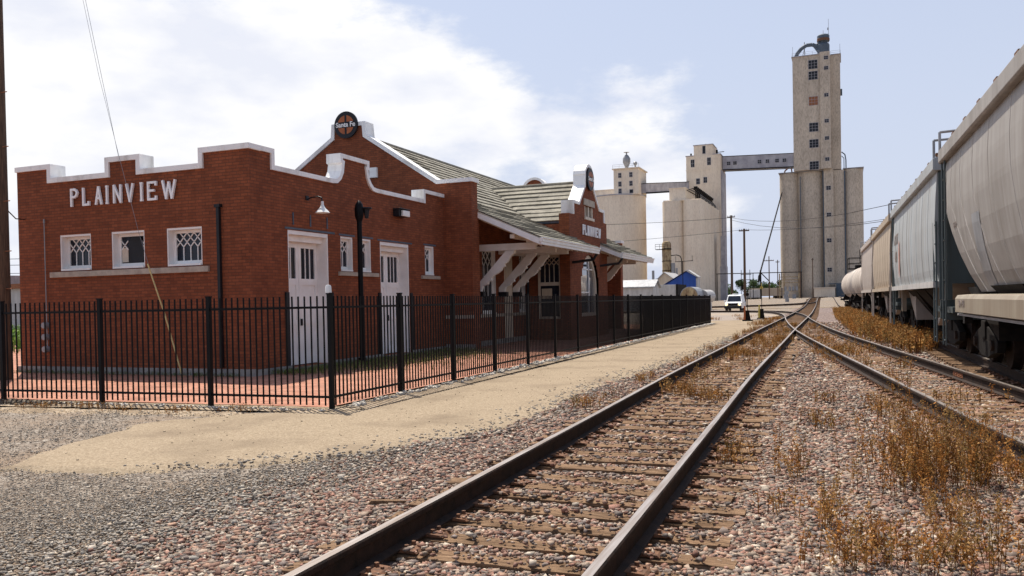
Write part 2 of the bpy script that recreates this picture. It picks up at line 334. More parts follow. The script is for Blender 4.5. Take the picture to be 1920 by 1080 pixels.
# ================================================================== DEPOT BUILDING
dep = thing('brick_depot', 'long red brick railway depot with white coped parapets and tiled roof behind the iron fence', 'railway station', (-16.8, 26, 0))
XF = lambda a, d, z: (a, 15.98+d, z)            # front wall: a = x, d = depth behind the face
XS = lambda a, d, z: (-13.0-d, a, z)            # track side of the low wing: a = y
def wall(xf, top, holes, th=.36, zb=0., name='wall', mat='brick'):
    """wall with stepped top [(a, z)...] and rectangular holes (a0, a1, z0, z1)"""
    m = MB(xf); us = sorted(set([p[0] for p in top]+[h[0] for h in holes]+[h[1] for h in holes])); us = [a for a in us if top[0][0]-1e-6 <= a <= top[-1][0]+1e-6]
    def tz(a, side):
        for (p, q) in zip(top[:-1], top[1:]):
            if q[0]-p[0] < 1e-6: continue
            if (p[0] <= a < q[0]-1e-9 and side > 0) or (p[0] < a-1e-9 and a <= q[0]+1e-9 and side < 0): return p[1]+(q[1]-p[1])*(a-p[0])/(q[0]-p[0])
        return top[0][1] if a < (top[0][0]+top[-1][0])/2 else top[-1][1]
    for a, b in zip(us[:-1], us[1:]):
        if b-a < 1e-6: continue
        za, zb_ = tz(a, 1), tz(b, -1); hs = sorted([h for h in holes if h[0] <= a+1e-6 and h[1] >= b-1e-6], key=lambda h: h[2]); z0 = zb
        for h in hs:
            if h[2] > z0+1e-6:
                for d in (0, th): m.add([(a, d, z0), (b, d, z0), (b, d, h[2]), (a, d, h[2])], [(0, 1, 2, 3)])
            z0 = h[3]
        for d in (0, th): m.add([(a, d, z0), (b, d, z0), (b, d, zb_), (a, d, za)], [(0, 1, 2, 3)])
        m.add([(a, 0, za), (b, 0, zb_), (b, th, zb_), (a, th, za)], [(0, 1, 2, 3)])
    for h in holes:
        a0, a1, z0, z1 = h
        for q in (([(a0, 0, z0), (a0, th, z0), (a0, th, z1), (a0, 0, z1)], [(a1, 0, z0), (a1, th, z0), (a1, th, z1), (a1, 0, z1)]) if a1-a0 > .3 else ())+(
                  [(a0, 0, z1), (a1, 0, z1), (a1, th, z1), (a0, th, z1)], [(a0, 0, z0), (a1, 0, z0), (a1, th, z0), (a0, th, z0)]): m.add(q, [(0, 1, 2, 3)])
    for i in range(len(top)-1):
        if abs(top[i+1][0]-top[i][0]) < 1e-6:
            a = top[i][0]; m.add([(a, 0, top[i][1]), (a, th, top[i][1]), (a, th, top[i+1][1]), (a, 0, top[i+1][1])], [(0, 1, 2, 3)])
    for (a, z) in (top[0], top[-1]): m.add([(a, 0, zb), (a, th, zb), (a, th, z), (a, 0, z)], [(0, 1, 2, 3)])
    return m.build(name, MT[mat], dep)
def coping(xf, prof, t=.13, d0=-.05, d1=.42, name='coping', mat='coping', par=None):
    """white band following the parapet's outline; prof is its upper edge"""
    m = MB(xf); n = len(prof); off = []
    for i in range(n):
        def nrm(p, q):
            dx, dz = q[0]-p[0], q[1]-p[1]; l = math.hypot(dx, dz) or 1; return (dz/l, -dx/l)
        ns_ = []
        if i > 0: ns_.append(nrm(prof[i-1], prof[i]))
        if i < n-1: ns_.append(nrm(prof[i], prof[i+1]))
        if len(ns_) == 1: k = ns_[0]
        else:
            a, b = ns_; dt = 1+a[0]*b[0]+a[1]*b[1]; k = ((a[0]+b[0])/dt, (a[1]+b[1])/dt)
        off.append((prof[i][0]+k[0]*t, prof[i][1]+k[1]*t))
    vs = []
    for (p, o) in zip(prof, off): vs += [(p[0], d0, p[1]), (p[0], d1, p[1]), (o[0], d1, o[1]), (o[0], d0, o[1])]
    fs = []
    for i in range(n-1):
        for j in range(4): fs.append((4*i+j, 4*i+4+j, 4*i+4+(j+1) % 4, 4*i+(j+1) % 4))
    fs += [(0, 1, 2, 3), (4*n-4, 4*n-3, 4*n-2, 4*n-1)]
    m.add(vs, fs); return m.build(name, MT[mat], par or dep)
def lower(prof, t): return [(a, z-t) for a, z in prof]
# ---- low wing: front
fw = [(-19.17, -18.07, 2.69, 3.63), (-17.36, -16.26, 2.69, 3.63), (-15.54, -14.44, 2.69, 3.63)]
pf = [(-20.72, 5.52), (-19.40, 5.52), (-19.40, 5.15), (-17.48, 5.15), (-17.48, 5.53), (-16.31, 5.53), (-16.31, 5.15), (-14.46, 5.15), (-14.46, 5.52), (-12.96, 5.52)]
def inner(p, t=.12):
    q = []
    for (a, z) in p: q.append([a, z-t])
    return q
wf = [(-20.70, 5.40), (-19.50, 5.40), (-19.50, 5.03), (-17.38, 5.03), (-17.38, 5.41), (-16.41, 5.41), (-16.41, 5.03), (-14.36, 5.03), (-14.36, 5.40), (-13.0, 5.40)]
wall(XF, wf, fw)
coping(XF, pf)
# ---- low wing: side
sd = [(17.41, 19.18, .09, 3.58), (21.9, 23.68, .09, 3.55)]
sw = [(19.78, 20.40, 2.60, 3.57), (20.80, 21.38, 2.60, 3.57), (24.80, 25.45, 2.60, 3.58)]
ps = [(15.94, 5.52), (16.90, 5.52), (16.90, 5.12), (19.42, 5.12), (19.60, 5.14), (19.74, 5.24), (19.84, 5.40), (19.88, 5.60), (19.80, 5.62), (19.80, 5.88), (21.32, 5.88), (21.32, 5.62), (21.26, 5.60), (21.30, 5.40), (21.42, 5.24), (21.56, 5.14), (21.74, 5.12), (24.72, 5.12), (24.72, 5.46), (26.25, 5.46)]
wsd = [(16.34, 5.40), (16.80, 5.40), (16.80, 5.0), (19.50, 5.0), (19.72, 5.06), (19.86, 5.18), (19.96, 5.40), (20.0, 5.76), (21.12, 5.76), (21.18, 5.40), (21.28, 5.18), (21.42, 5.06), (21.64, 5.0), (24.82, 5.0), (24.82, 5.34), (26.25, 5.34)]
wall(XS, wsd, sd+sw)
coping(XS, ps, t=.12)
# back and far walls of the wing, flat roof, floor
m = MB(); m.box(-20.7, -20.34, 16.34, 26.25, 0, 5.15); m.build('wall', MT['brick'], dep)
m = MB(); m.box(-20.34, -13.36, 16.34, 26.25, 4.5, 4.62); m.build('flat_roof', MT['slate'], dep)
for q in ((-20.78, -12.92, 15.90, 16.02, 0, .17), (-12.98, -12.92, 16.021, 17.40, 0, .15), (-12.98, -12.92, 19.2, 21.88, 0, .15), (-12.98, -12.92, 23.7, 26.18, 0, .15)): m = MB(); m.box(*q); m.build('foundation', MT['conc_base'], dep)
m = MB(); m.box(-17.2, -17.05, 16.5, 26.1, .2, 4.4); m.build('inner_partition', MT['interior'], dep)
# ---- windows: frame > lattice, pane
def arc_lattice(m, a0, a1, z0, z1, n, d, t=.022):
    wd = (a1-a0)/n; zt = z1-wd*1.02
    def st(p, q):
        dx, dz = q[0]-p[0], q[1]-p[1]; l = math.hypot(dx, dz); nx, nz = -dz/l*t/2, dx/l*t/2
        m.prism([(p[0]+nx, p[1]+nz), (q[0]+nx, q[1]+nz), (q[0]-nx, q[1]-nz), (p[0]-nx, p[1]-nz)], d, d+t, 'y')
    for i in range(n+1):
        a = a0+wd*i
        if 0 < i < n: st((a, z0), (a, zt-wd*.5))
        for s in (-1, 1):
            p = (a, zt-wd*.5)
            for k in range(3):
                q = (p[0]+s*wd*.5, p[1]+wd*.52)
                if q[0] < a0-1e-6 or q[0] > a1+1e-6 or q[1] > z1+.02: break
                st(p, q); p = q
def window(xf, a0, a1, z0, z1, n=4, depth=.20, label=None, broken=False, cream=True):
    m = MB(xf); t = .07
    m.box(a0, a0+.035, .012, depth+.09, z0, z1); m.box(a1-.035, a1, .012, depth+.09, z0, z1); m.box(a0+.036, a1-.036, .012, depth+.09, z1-.05, z1); m.box(a0+.036, a1-.036, -.02, depth+.09, z0, z0+.045)
    fr = m.build('window', MT['white'], dep)
    if label: fr['label'] = label
    b0, b1, c0, c1 = a0+.037, a1-.037, z0+.047, z1-.052
    m = MB(xf); m.box(b0, b0+t, depth, depth+.045, c0, c1); m.box(b1-t, b1, depth, depth+.045, c0, c1); m.box(b0+t, b1-t, depth, depth+.045, c1-t, c1); m.box(b0+t, b1-t, depth, depth+.045, c0, c0+t*1.3); m.build('sash', MT['white'], fr)
    g0, g1, e0, e1 = b0+t, b1-t, c0+t*1.3, c1-t
    m = MB(xf)
    if broken:
        wd = (g1-g0)/n; arc_lattice(m, g0, g0+wd, e0+.33, e1, 1, depth+.012); arc_lattice(m, g1-wd, g1, e0, e1, 1, depth+.012); m.box(g0+wd*3-.011, g0+wd*3+.011, depth+.012, depth+.034, e0, e1-wd)
    else: arc_lattice(m, g0, g1, e0, e1, n, depth+.012)
    m.build('lattice', MT['white'], fr)
    m = MB(xf); m.add([(g0, depth+.036, e0), (g1, depth+.036, e0), (g1, depth+.036, e1), (g0, depth+.036, e1)], [(0, 1, 2, 3)]); m.build('pane', MT['glass'], fr)
    if broken:
        # lancet panel stands in for the dark opening, pale card for light through it
        wd = (g1-g0); cx = g0+wd*.56; hw = wd*.27
        arch = [(cx-hw, e0), (cx+hw, e0), (cx+hw, e0+.42)]+[(cx+hw*math.cos(q), e0+.42+.30*math.sin(q)) for q in (.4, .8, 1.2)]+[(cx, e0+.75)]+[(cx+hw*math.cos(q), e0+.42+.30*math.sin(q)) for q in (PI-1.2, PI-.8, PI-.4)]+[(cx-hw, e0+.42)]
        m = MB(xf); m.prism(arch, depth+.006, depth+.012, 'y'); m.build('dark_opening_panel', MT['blackpipe'], fr)
        m = MB(xf); m.box(g0+.01, g0+wd*.24, depth+.026, depth+.033, e0+.03, e0+.40); m.build('through_light_card', MT['cream'], fr)
    return fr
for i, h in enumerate(fw): window(XF, *h, label='lattice window with a dark panel for an arched opening and a pale card for light through it' if i == 1 else None, broken=(i == 1))
for h in sw: window(XS, *h, n=2, depth=.13)
m = MB(XF); m.box(-19.50, -14.22, -.07, .10, 2.52, 2.66); m.build('sill', MT['stone'], dep, bev=.008)
m = MB(XS); m.box(19.64, 21.72, -.07, .10, 2.47, 2.58); m.build('sill', MT['stone'], dep, bev=.008)
m = MB(XS); m.box(24.5, 25.8, -.07, .10, 2.47, 2.58); m.build('sill', MT['stone'], dep, bev=.008)
m = MB(XS)
for a0, a1, z in ((17.3, 19.5, 3.60), (19.7, 20.5, 3.59), (20.7, 21.5, 3.59), (21.75, 23.9, 3.57), (24.7, 25.6, 3.60)): m.box(a0, a1, -.012, .05, z, z+.05)
m.build('lintel', MT['slate'], dep)
# ---- freight doors: two leaves each with a four light window
def door(xf, a0, a1, z0, z1):
    m = MB(xf); D_ = .34
    m.box(a0, a0+.05, .01, D_+.08, z0, z1); m.box(a1-.05, a1, .01, D_+.08, z0, z1); m.box(a0+.051, a1-.051, .01, D_+.08, z1-.10, z1)
    m.box(a0+.051, a1-.051, .16, D_+.08, z1-.26, z1-.102); fr = m.build('door', MT['white'], dep)
    b0, b1, c0, c1 = a0+.053, a1-.053, z0+.02, z1-.262; mid = (b0+b1)/2
    for (p, q) in ((b0, mid-.006), (mid+.006, b1)):
        m = MB(xf); s = .11; w1, w2 = c1-.95, c1-.14
        m.box(p, p+s, D_, D_+.05, c0, c1); m.box(q-s, q, D_, D_+.05, c0, c1); m.box(p+s, q-s, D_, D_+.05, c1-.14, c1); m.box(p+s, q-s, D_, D_+.05, w1-.17, w1); m.box(p+s, q-s, D_, D_+.05, c0, c0+.2)
        m.box(p+s, q-s, D_, D_+.05, c0+1.05, c0+1.17)
        m.box(p+s, q-s, D_+.022, D_+.046, c0+.2, c0+1.05); m.box(p+s, q-s, D_+.022, D_+.046, c0+1.17, w1-.17)
        for k in (1, 2): a = p+s+(q-p-2*s)*k/3; m.box(a-.016, a+.016, D_+.01, D_+.03, w1, w2)
        lf = m.build('door_leaf', MT['white'], fr)
        if q > mid+.1: m = MB(xf); m.box(p+.03, p+.07, D_-.05, D_-.001, c0+1.02, c0+1.20); m.build('handle', MT['blackpipe'], fr)
        m = MB(xf); m.add([(p+s, D_+.034, w1), (q-s, D_+.034, w1), (q-s, D_+.034, w2), (p+s, D_+.034, w2)], [(0, 1, 2, 3)]); g = m.build('pane', MT['glass'], fr)
    m = MB(xf); m.box(b0, b1, D_+.12, D_+.14, z0, z1); m.build('door_stop', MT['interior'], fr)
for h in sd: door(XS, *h)
for h in sd: m = MB(XS); m.box(h[0]-.1, h[1]+.1, -.06, .40, 0, .085); m.build('threshold', MT['conc_base'], dep)
for h in sd:
    for a in (h[0]-.17, h[1]+.02): m = MB(XS); m.box(a, a+.13, -.05, -.001, .15, 2.0); m.build('corner_guard', MT['blackpipe'], dep)
for a in (17.62, 18.36, 19.12): m = MB(XS); m.box(a, a+.04, -.02, -.001, 3.72, 4.03); m.build('wall_slot', MT['slate'], dep)
# downspout of front wall
m = MB(); m.box(-13.92, -13.84, 15.89, 15.965, .2, 4.05); m.box(-13.96, -13.80, 15.87, 15.975, 4.05, 4.12); m.build('downspout', MT['blackpipe'], dep)
# ---- main hall gable toward the camera
YG = 26.25; XG = lambda a, d, z: (a, YG+d, z); cx = -16.8
def gab(c, sh, shz, foot, neckb, neckt): return None
top = [(-21.76, 5.98), (-20.42, 5.98), (-17.54, 7.84), (-17.50, 8.32), (-16.08, 8.32), (-16.04, 7.84), (-13.20, 5.98), (-11.86, 5.98)]
wg = [(-21.72, 5.85), (-20.38, 5.85), (-17.42, 7.77), (-17.41, 8.2), (-16.19, 8.2), (-16.18, 7.77), (-13.22, 5.85), (-11.91, 5.85)]
wall(XG, wg, [], th=.5)
m = MB(XG); m.box(-15.90, -15.60, -.10, .0, 6.24, 6.60); m.build('vent_box', MT['white'], dep)
coping(XG, top, t=.14, d1=.56)
m = MB(); m.box(-12.27, -11.91, 26.751, 26.85, 0, 4.95); m.build('pier', MT['brick'], dep)
# west side wall, far gable with a round crest
m = MB(); m.box(-21.72, -21.36, 26.75, 46.0, 0, 5.3); m.build('wall', MT['brick'], dep)
XG2 = lambda a, d, z: (a, 46.0+d, z)
crest = [(cx+.66*math.cos(q), 8.1+.70*math.sin(q)) for q in np.linspace(PI, 0, 13)]
wall(XG2, [(-21.72, 5.85), (-20.38, 5.85), (-17.47, 7.77)]+[(x, z) for x, z in crest]+[(-16.13, 7.77), (-13.22, 5.85), (-12.75, 5.85)], [], th=.5)
m = MB(); m.box(-12.74, -11.7, 46.02, 46.5, 0, 4.85); m.build('pier', MT['brick'], dep); m = MB(); m.box(-12.74, -11.62, 45.94, 46.56, 4.851, 5.0); m.build('coping', MT['white'], dep)
coping(XG2, [(-21.76, 5.98), (-20.42, 5.98), (-17.62, 7.84)]+[(cx+.79*math.cos(q), 8.1+.83*math.sin(q)) for q in np.linspace(PI, 0, 13)]+[(-15.98, 7.84), (-13.20, 5.98), (-12.70, 5.98)], t=.14, d1=.56)
# ---- porch wall under the east eave, with windows and a white door
XP = lambda a, d, z: (-12.65-d, a, z)
wall(XP, [(26.75, 4.95), (46.0, 4.95)], [(28.75, 30.05, 1.2, 3.72), (30.9, 31.8, .1, 3.7), (32.6, 33.3, 1.2, 3.7), (39.8, 41.0, 1.2, 3.72), (42.5, 43.7, 1.2, 3.72)], th=.36)
window(XP, 28.75, 30.05, 1.2, 3.72, 3, .12); window(XP, 32.6, 33.3, 1.2, 3.7, 2, .12); window(XP, 39.8, 41.0, 1.2, 3.72, 3, .12); window(XP, 42.5, 43.7, 1.2, 3.72, 3, .12)
m = MB(XP); m.box(30.9, 31.8, .0, .06, .1, 3.7); m.box(31.0, 31.7, -.03, 0, .2, 3.5); m.build('door', MT['cream'], dep)
m = MB(XP); m.box(26.86, 33.7, -.05, .05, 1.08, 1.2); m.box(38.6, 46, -.05, .05, 1.08, 1.2); m.build('sill', MT['stone'], dep)
m = MB(); m.box(-12.99, -11.88, 26.20, 26.26, 1.10, 1.22); m.build('sill', MT['stone'], dep)
for q in ((-12.66, -12.58, 26.86, 33.3, 0, .2), (-12.66, -12.58, 38.6, 46, 0, .2), (-12.99, -11.85, 26.19, 26.26, 0, .2)): m = MB(); m.box(*q); m.build('foundation', MT['conc_base'], dep)
# ---- ticket bay with its own gable toward the track
XB = lambda a, d, z: (-10.6-d, a, z); by = 36.12
m = MB(); m.mi = 0
wn = [(35.12, 35.7, 1, 2)]
arch = [(34.72, .95)]+[(by-1.36*math.cos(q)*1.0, 2.1+1.62*math.sin(q)) for q in np.linspace(0, PI, 17)]+[(37.50, .95)]
def bay_wall():
    prof = [(33.18, 5.32), (33.70, 5.32), (33.70, 5.80), (34.55, 5.80), (35.50, 6.72), (35.58, 7.10)]+[(by+.56*math.cos(q), 7.12+.50*math.sin(q)) for q in np.linspace(PI, 0, 11)]+[(36.66, 7.10), (36.74, 6.72), (37.69, 5.80), (38.54, 5.80), (38.54, 5.32), (39.06, 5.32)]
    hs = [(35.46, 36.78, 5.37, 5.84)]
    n = 16
    for i in range(n):          # arched opening cut in narrow strips
        a0 = 34.74+(37.50-34.74)*i/n; a1 = 34.74+(37.50-34.74)*(i+1)/n; am = (a0+a1)/2; hh = max(0, 1-((am-by)/1.40)**2)
        hs.append((a0, a1, .95, 2.1+1.60*math.sqrt(hh)))
    return prof, hs
prof, hs = bay_wall()
wall(XB, prof, hs, th=.45)
coping(XB, [(33.64, 5.32), (33.64, 5.92), (34.50, 5.92), (35.40, 6.76), (35.46, 7.22)]+[(by+.70*math.cos(q), 7.15+.60*math.sin(q)) for q in np.linspace(PI-.15, .15, 11)]+[(36.78, 7.22), (36.84, 6.76), (37.75, 5.92), (38.60, 5.92), (38.60, 5.32)], t=.13, d1=.5)
for y in (33.35, 38.53):
    s = 1 if y < 36 else -1
    m = MB(); m.box(-12.65, -11.051, min(y, y+s*.35), max(y, y+s*.35), 0, 4.9); m.build('wall', MT['brick'], dep)
# arched window of the bay: frame > pane, mullions
fr_o = [(34.74, .95)]+[(by-1.38*math.cos(q), 2.1+1.60*math.sin(q)) for q in np.linspace(0, PI, 21)]+[(37.50, .95)]
m = MB(XB); m2 = MB(XB)
fi = [(34.92, 1.1)]+[(by-1.20*math.cos(q), 2.1+1.42*math.sin(q)) for q in np.linspace(0, PI, 21)]+[(37.32, 1.1)]
k = len(fr_o); vs = [(a, .10, z) for a, z in fr_o]+[(a, .10, z) for a, z in fi]+[(a, .26, z) for a, z in fr_o]+[(a, .26, z) for a, z in fi]
fs = []
for i in range(k):
    j = (i+1) % k; fs += [(i, j, k+j, k+i), (2*k+i, 2*k+j, 3*k+j, 3*k+i), (k+i, k+j, 3*k+j, 3*k+i)]
m.add(vs, fs); wfr = m.build('window', MT['cream'], dep, recalc=False); wfr['label'] = 'tall arched window reflecting the sky'
m = MB(XB); m.add([(a, .20, z) for a, z in fi], [tuple(range(k))]); m.build('pane', MT['mirror'], wfr)
m = MB(XB); m.box(36.42, 36.50, .15, .19, 1.1, 3.45); m.box(34.95, 37.30, .15, .188, 3.02, 3.08); m.box(34.95, 36.41, .15, .188, 1.98, 2.04); m.build('mullion', MT['white'], wfr)
# small gable window and stone panel
m = MB(XB); m.box(35.40, 36.84, -.05, .02, 5.24, 5.36); m.box(35.46, 35.62, .02, .2, 5.37, 5.84); m.box(36.62, 36.78, .02, .2, 5.37, 5.84); m.box(36.05, 36.19, .02, .2, 5.37, 5.84); gw = m.build('window', MT['cream'], dep)
m = MB(XB); m.add([(35.5, .16, 5.37), (36.75, .16, 5.37), (36.75, .16, 5.84), (35.5, .16, 5.84)], [(0, 1, 2, 3)]); m.build('pane', MT['glass'], gw)
m = MB(XB); m.box(35.28, 36.96, -.04, .02, 5.87, 6.16); m.build('stone_panel', MT['stone'], dep)
# side window of the bay, facing the camera
XW = lambda a, d, z: (a, 33.35+d, z)
m = MB(XW); m.box(-12.08, -11.02, -.04, .04, .9, 3.62); bw = m.build('window', MT['cream'], dep)
m = MB(XW); m.add([(-11.96, -.045, 2.45), (-11.14, -.045, 2.45), (-11.14, -.045, 3.48), (-11.96, -.045, 3.48)], [(0, 1, 2, 3)]); m.add([(-11.96, -.045, 1.0), (-11.14, -.045, 1.0), (-11.14, -.045, 2.3), (-11.96, -.045, 2.3)], [(0, 1, 2, 3)]); m.build('pane', MT['glass'], bw)
m = MB(XW); arc_lattice(m, -11.96, -11.14, 2.45, 3.48, 4, -.07, .03); m.build('lattice', MT['cream'], bw)
m = MB(XW); m.box(-11.9, -11.45, -.09, -.05, 1.75, 2.18); m.build('notice_board', MT['tan_metal'], bw)

# ---- tiled roofs laid in stepped courses
def courses(m, line, a0, a1, fn, step=.34, butt=.055, n=None):
    """line: points (s, z) from ridge down to eave; fn(a, s, z) -> world; courses overlap downhill"""
    pts = [Vector((p[0], p[1])) for p in line]; segs = [(pts[i], pts[i+1]) for i in range(len(pts)-1)]
    for (p, q) in segs:
        Ls = (q-p).length; k = max(1, round(Ls/step)); d = (q-p)/k; nrm_ = Vector((-d.y, d.x)).normalized()
        if nrm_.y < 0: nrm_ = -nrm_
        for i in range(k):
            u0 = p+d*i; u1 = p+d*(i+1)+d*.04; jn = max(1, int(abs(a1-a0)/1.6)); 
            for j in range(jn):
                b0 = a0+(a1-a0)*j/jn; b1 = a0+(a1-a0)*(j+1)/jn; e = butt*(.7+.6*random.random()); dl = d*(.05*random.random())
                A = u0+nrm_*.004; B = u1+dl+nrm_*e; Bb = u1+dl
                vs = [fn(b0, *A), fn(b1, *A), fn(b1, *B), fn(b0, *B), fn(b0, *Bb), fn(b1, *Bb), fn(b0, *u0), fn(b1, *u0)]
                m.add(vs, [(0, 1, 2, 3), (3, 2, 5, 4), (0, 3, 4, 6), (1, 7, 5, 2)])
def slab(m, line, a0, a1, fn, th=.10):
    vs = []; n = len(line)
    for (s, z) in line: vs += [fn(a0, s, z), fn(a1, s, z), fn(a1, s, z-th), fn(a0, s, z-th)]
    fs = [(4*i+j, 4*i+4+j, 4*i+4+(j+1) % 4, 4*i+(j+1) % 4) for i in range(n-1) for j in range(4)]+[(0, 1, 2, 3), (4*n-4, 4*n-3, 4*n-2, 4*n-1)]
    m.add(vs, fs)
ridge = (-16.83, 8.0)
E_ = lambda a, s, z: (s, a, z)
m = MB(); m.mi = 0
courses(m, [ridge, (-13.2, 5.46)], 26.75, 46.0, E_)
courses(m, [(-13.2, 5.46), (-9.62, 3.86)], 26.77, 33.9, E_); courses(m, [(-13.2, 5.46), (-9.62, 3.86)], 37.9, 44.6, E_)
courses(m, [(-13.2, 5.46), (-12.0, 4.92)], 33.9, 37.9, E_); courses(m, [(-13.2, 5.46), (-12.0, 4.92)], 44.6, 46, E_)
courses(m, [ridge, (-22.3, 4.2)], 26.75, 46.0, E_, step=.4)
rf = m.build('roof', MT['roof'], dep, recalc=False)
m = MB(); m.cyl((ridge[0], 26.75, 8.0), (ridge[0], 46, 8.0), .09, .09, 8); m.build('ridge_cap', MT['roof'], rf)
m = MB(); slab(m, [ridge, (-13.2, 5.44), (-12.3, 5.03)], 26.75, 46.0, E_); slab(m, [ridge, (-22.3, 4.18)], 26.75, 46, E_)
slab(m, [(-12.3, 5.03), (-9.64, 3.84)], 26.77, 33.9, E_); slab(m, [(-12.3, 5.03), (-9.64, 3.84)], 37.9, 44.6, E_); m.build('soffit', MT['cream'], rf, recalc=True)
# cross roof of the bay
CRn = lambda a, s, z: (a, s, z)
m = MB(); courses(m, [(by, 6.96), (33.72, 5.08)], -16.0, -11.05, CRn, step=.33); courses(m, [(by, 6.96), (38.52, 5.08)], -16.0, -11.05, CRn, step=.33)
cr_ = m.build('roof', MT['roof'], dep, recalc=False)
m = MB(); m.cyl((-15.9, by, 6.97), (-11.05, by, 6.97), .08, .08, 8); m.build('ridge_cap', MT['roof'], cr_)
m = MB(); slab(m, [(by, 6.94), (33.74, 5.06)], -15.9, -11.06, CRn, .08); slab(m, [(by, 6.94), (38.50, 5.06)], -15.9, -11.06, CRn, .08); m.box(-14.0, -11.06, 33.86, 33.98, 4.3, 5.1); m.box(-14.0, -11.06, 38.3, 38.42, 4.3, 5.1); m.build('side_flashing', MT['slate'], cr_)
# gutters, rake boards, rafters, brackets
for (y0, y1) in ((26.77, 33.95), (37.85, 44.65)):
    m = MB(); m.box(-9.62, -9.50, y0, y1, 3.69, 3.84); m.box(-9.50, -9.46, y0, y1, 3.80, 3.84); m.box(-9.60, -9.53, y0, y1, 3.59, 3.688); m.build('gutter', MT['white'], dep, bev=.006)
    for y in (y0-.02, y1-.02):
        m = MB(); m.prism([(-12.4 if y < 27 else -12.6, 5.02), (-9.62, 3.80), (-9.62, 3.60), (-12.4 if y < 27 else -12.6, 4.84)], y, y+.04); m.build('rake_board', MT['white'], dep)
    m = MB()
    for k in range(int((y1-y0)/.7)):
        y = y0+.4+k*.7; m.prism([(-12.6, 4.98), (-9.7, 3.68), (-9.7, 3.56), (-12.6, 4.84)], y, y+.07)
    m.build('rafters', MT['cream'], dep)
    m = MB(); m.box(-10.75, -10.58, y0+.1, y1-.1, 3.86, 4.0); m.build('purlin', MT['cream'], dep)
def bracket(y):
    """scroll-sawn timber bracket: beam and curved strut in one plane"""
    m = MB(); m.box(-12.62, -10.25, y, y+.14, 3.53, 3.77); m.prism([(-10.25, 3.77), (-10.05, 3.77), (-10.12, 3.70), (-10.25, 3.66)], y, y+.14)
    m.box(-10.60, -10.44, y+.01, y+.15, 3.78, 4.12)
    up = [(-12.64, 2.05), (-12.64, 2.22), (-11.40, 3.52)]
    lo = [(-11.07, 3.52), (-11.08, 3.43), (-11.17, 3.35), (-11.25, 3.27), (-11.35, 3.1), (-11.47, 3.03), (-11.45, 2.95), (-11.55, 2.91), (-11.6, 2.81), (-11.73, 2.71), (-11.9, 2.63), (-12.0, 2.53), (-11.98, 2.45), (-12.1, 2.41), (-12.15, 2.31), (-12.35, 2.25), (-12.41, 2.05)]
    m.prism(up+lo, y+.01, y+.15); m.build('bracket', MT['white'], dep)
    m = MB(); m.box(-12.66, -12.30, y-.03, y+.19, 1.86, 2.045); m.build('bracket_pad', MT['blackpipe'], dep)
for y in (28.05, 30.3, 31.8, 39.4, 41.6, 43.6): bracket(y)
for y in (33.75, 38.05):
    m = MB(); m.path([(-9.58, y, 3.60), (-9.75, y, 3.36), (-10.6, y-.25, 3.26), (-12.5, y-.5 if y < 36 else y+.9, 3.0)], .055, 8); m.build('downspout', MT['blackpipe'], dep)
m = MB(); m.cyl((-12.5, 33.2, .1), (-12.5, 33.2, 3.05), .055, .055, 8); m.build('downspout', MT['blackpipe'], dep)

# ================================================================== LETTERS AND SIGNS
def glyph_strokes():
    G = {}
    bowl = [(0, 1), (.55, 1), (.82, .93), (1, .78), (.82, .60), (.55, .53), (0, .53)]
    G['P'] = [[(0, 0), (0, 1)], bowl]; G['L'] = [[(0, 1), (0, 0), (1, 0), (1, .14)]]; G['A'] = [[(0, 0), (.5, 1), (1, 0)], [(.22, .33), (.78, .33)]]
    G['I'] = [[(.5, 0), (.5, 1)]]; G['N'] = [[(0, 0), (0, 1), (1, 0), (1, 1)]]; G['V'] = [[(0, 1), (.5, 0), (1, 1)]]
    G['E'] = [[(1, .86), (1, 1), (0, 1), (0, 0), (1, 0), (1, .14)], [(0, .52), (.7, .52)]]; G['W'] = [[(0, 1), (.27, 0), (.5, .9), (.73, 0), (1, 1)]]
    return G
GL = glyph_strokes()
SPEC = [('P', 540, 600), ('L', 636, 690), ('A', 735, 788), ('I', 812, 842), ('N', 876, 938), ('V', 972, 1030), ('I', 1073, 1103), ('E', 1132, 1200), ('W', 1238, 1338)]
def letters(root, xf, a0, a1, z0, h, t=.056, dp=.05):
    for ch, p, q in SPEC:
        m = MB(xf); A = a0+(p-540)/798*(a1-a0)+t/2; B = a0+(q-540)/798*(a1-a0)-t/2
        for pl in GL[ch]:
            for (x0, y0), (x1, y1) in zip(pl[:-1], pl[1:]):
                P = Vector((A+(B-A)*x0, z0+t/2+(h-t)*y0)); Q = Vector((A+(B-A)*x1, z0+t/2+(h-t)*y1)); d = (Q-P).normalized(); P -= d*t*.45; Q += d*t*.45; n_ = Vector((-d.y, d.x))*t/2
                jit = random.random()*.004
                m.prism([tuple(P+n_), tuple(Q+n_), tuple(Q-n_), tuple(P-n_)], -dp-.03-jit, -.03, 'y')
        if ch == 'I':
            for z in (z0, z0+h-.045): m.prism([(A-.0, z), (B, z), (B, z+.045), (A, z+.045)], -dp-.033, -.03, 'y')
        m.build('letter', MT['letter'], root)
lr = thing('station_name', 'large white raised letters reading PLAINVIEW across the front brick parapet', 'lettering', (-16.9, 15.95, 4.34)); letters(lr, XF, -18.67, -15.15, 4.34, .47)
lr = thing('station_name', 'smaller looking white letters reading PLAINVIEW on the far ticket bay gable', 'lettering', (-10.57, 36.1, 4.53)); letters(lr, XB, 34.95, 37.75, 4.53, .45, .058)
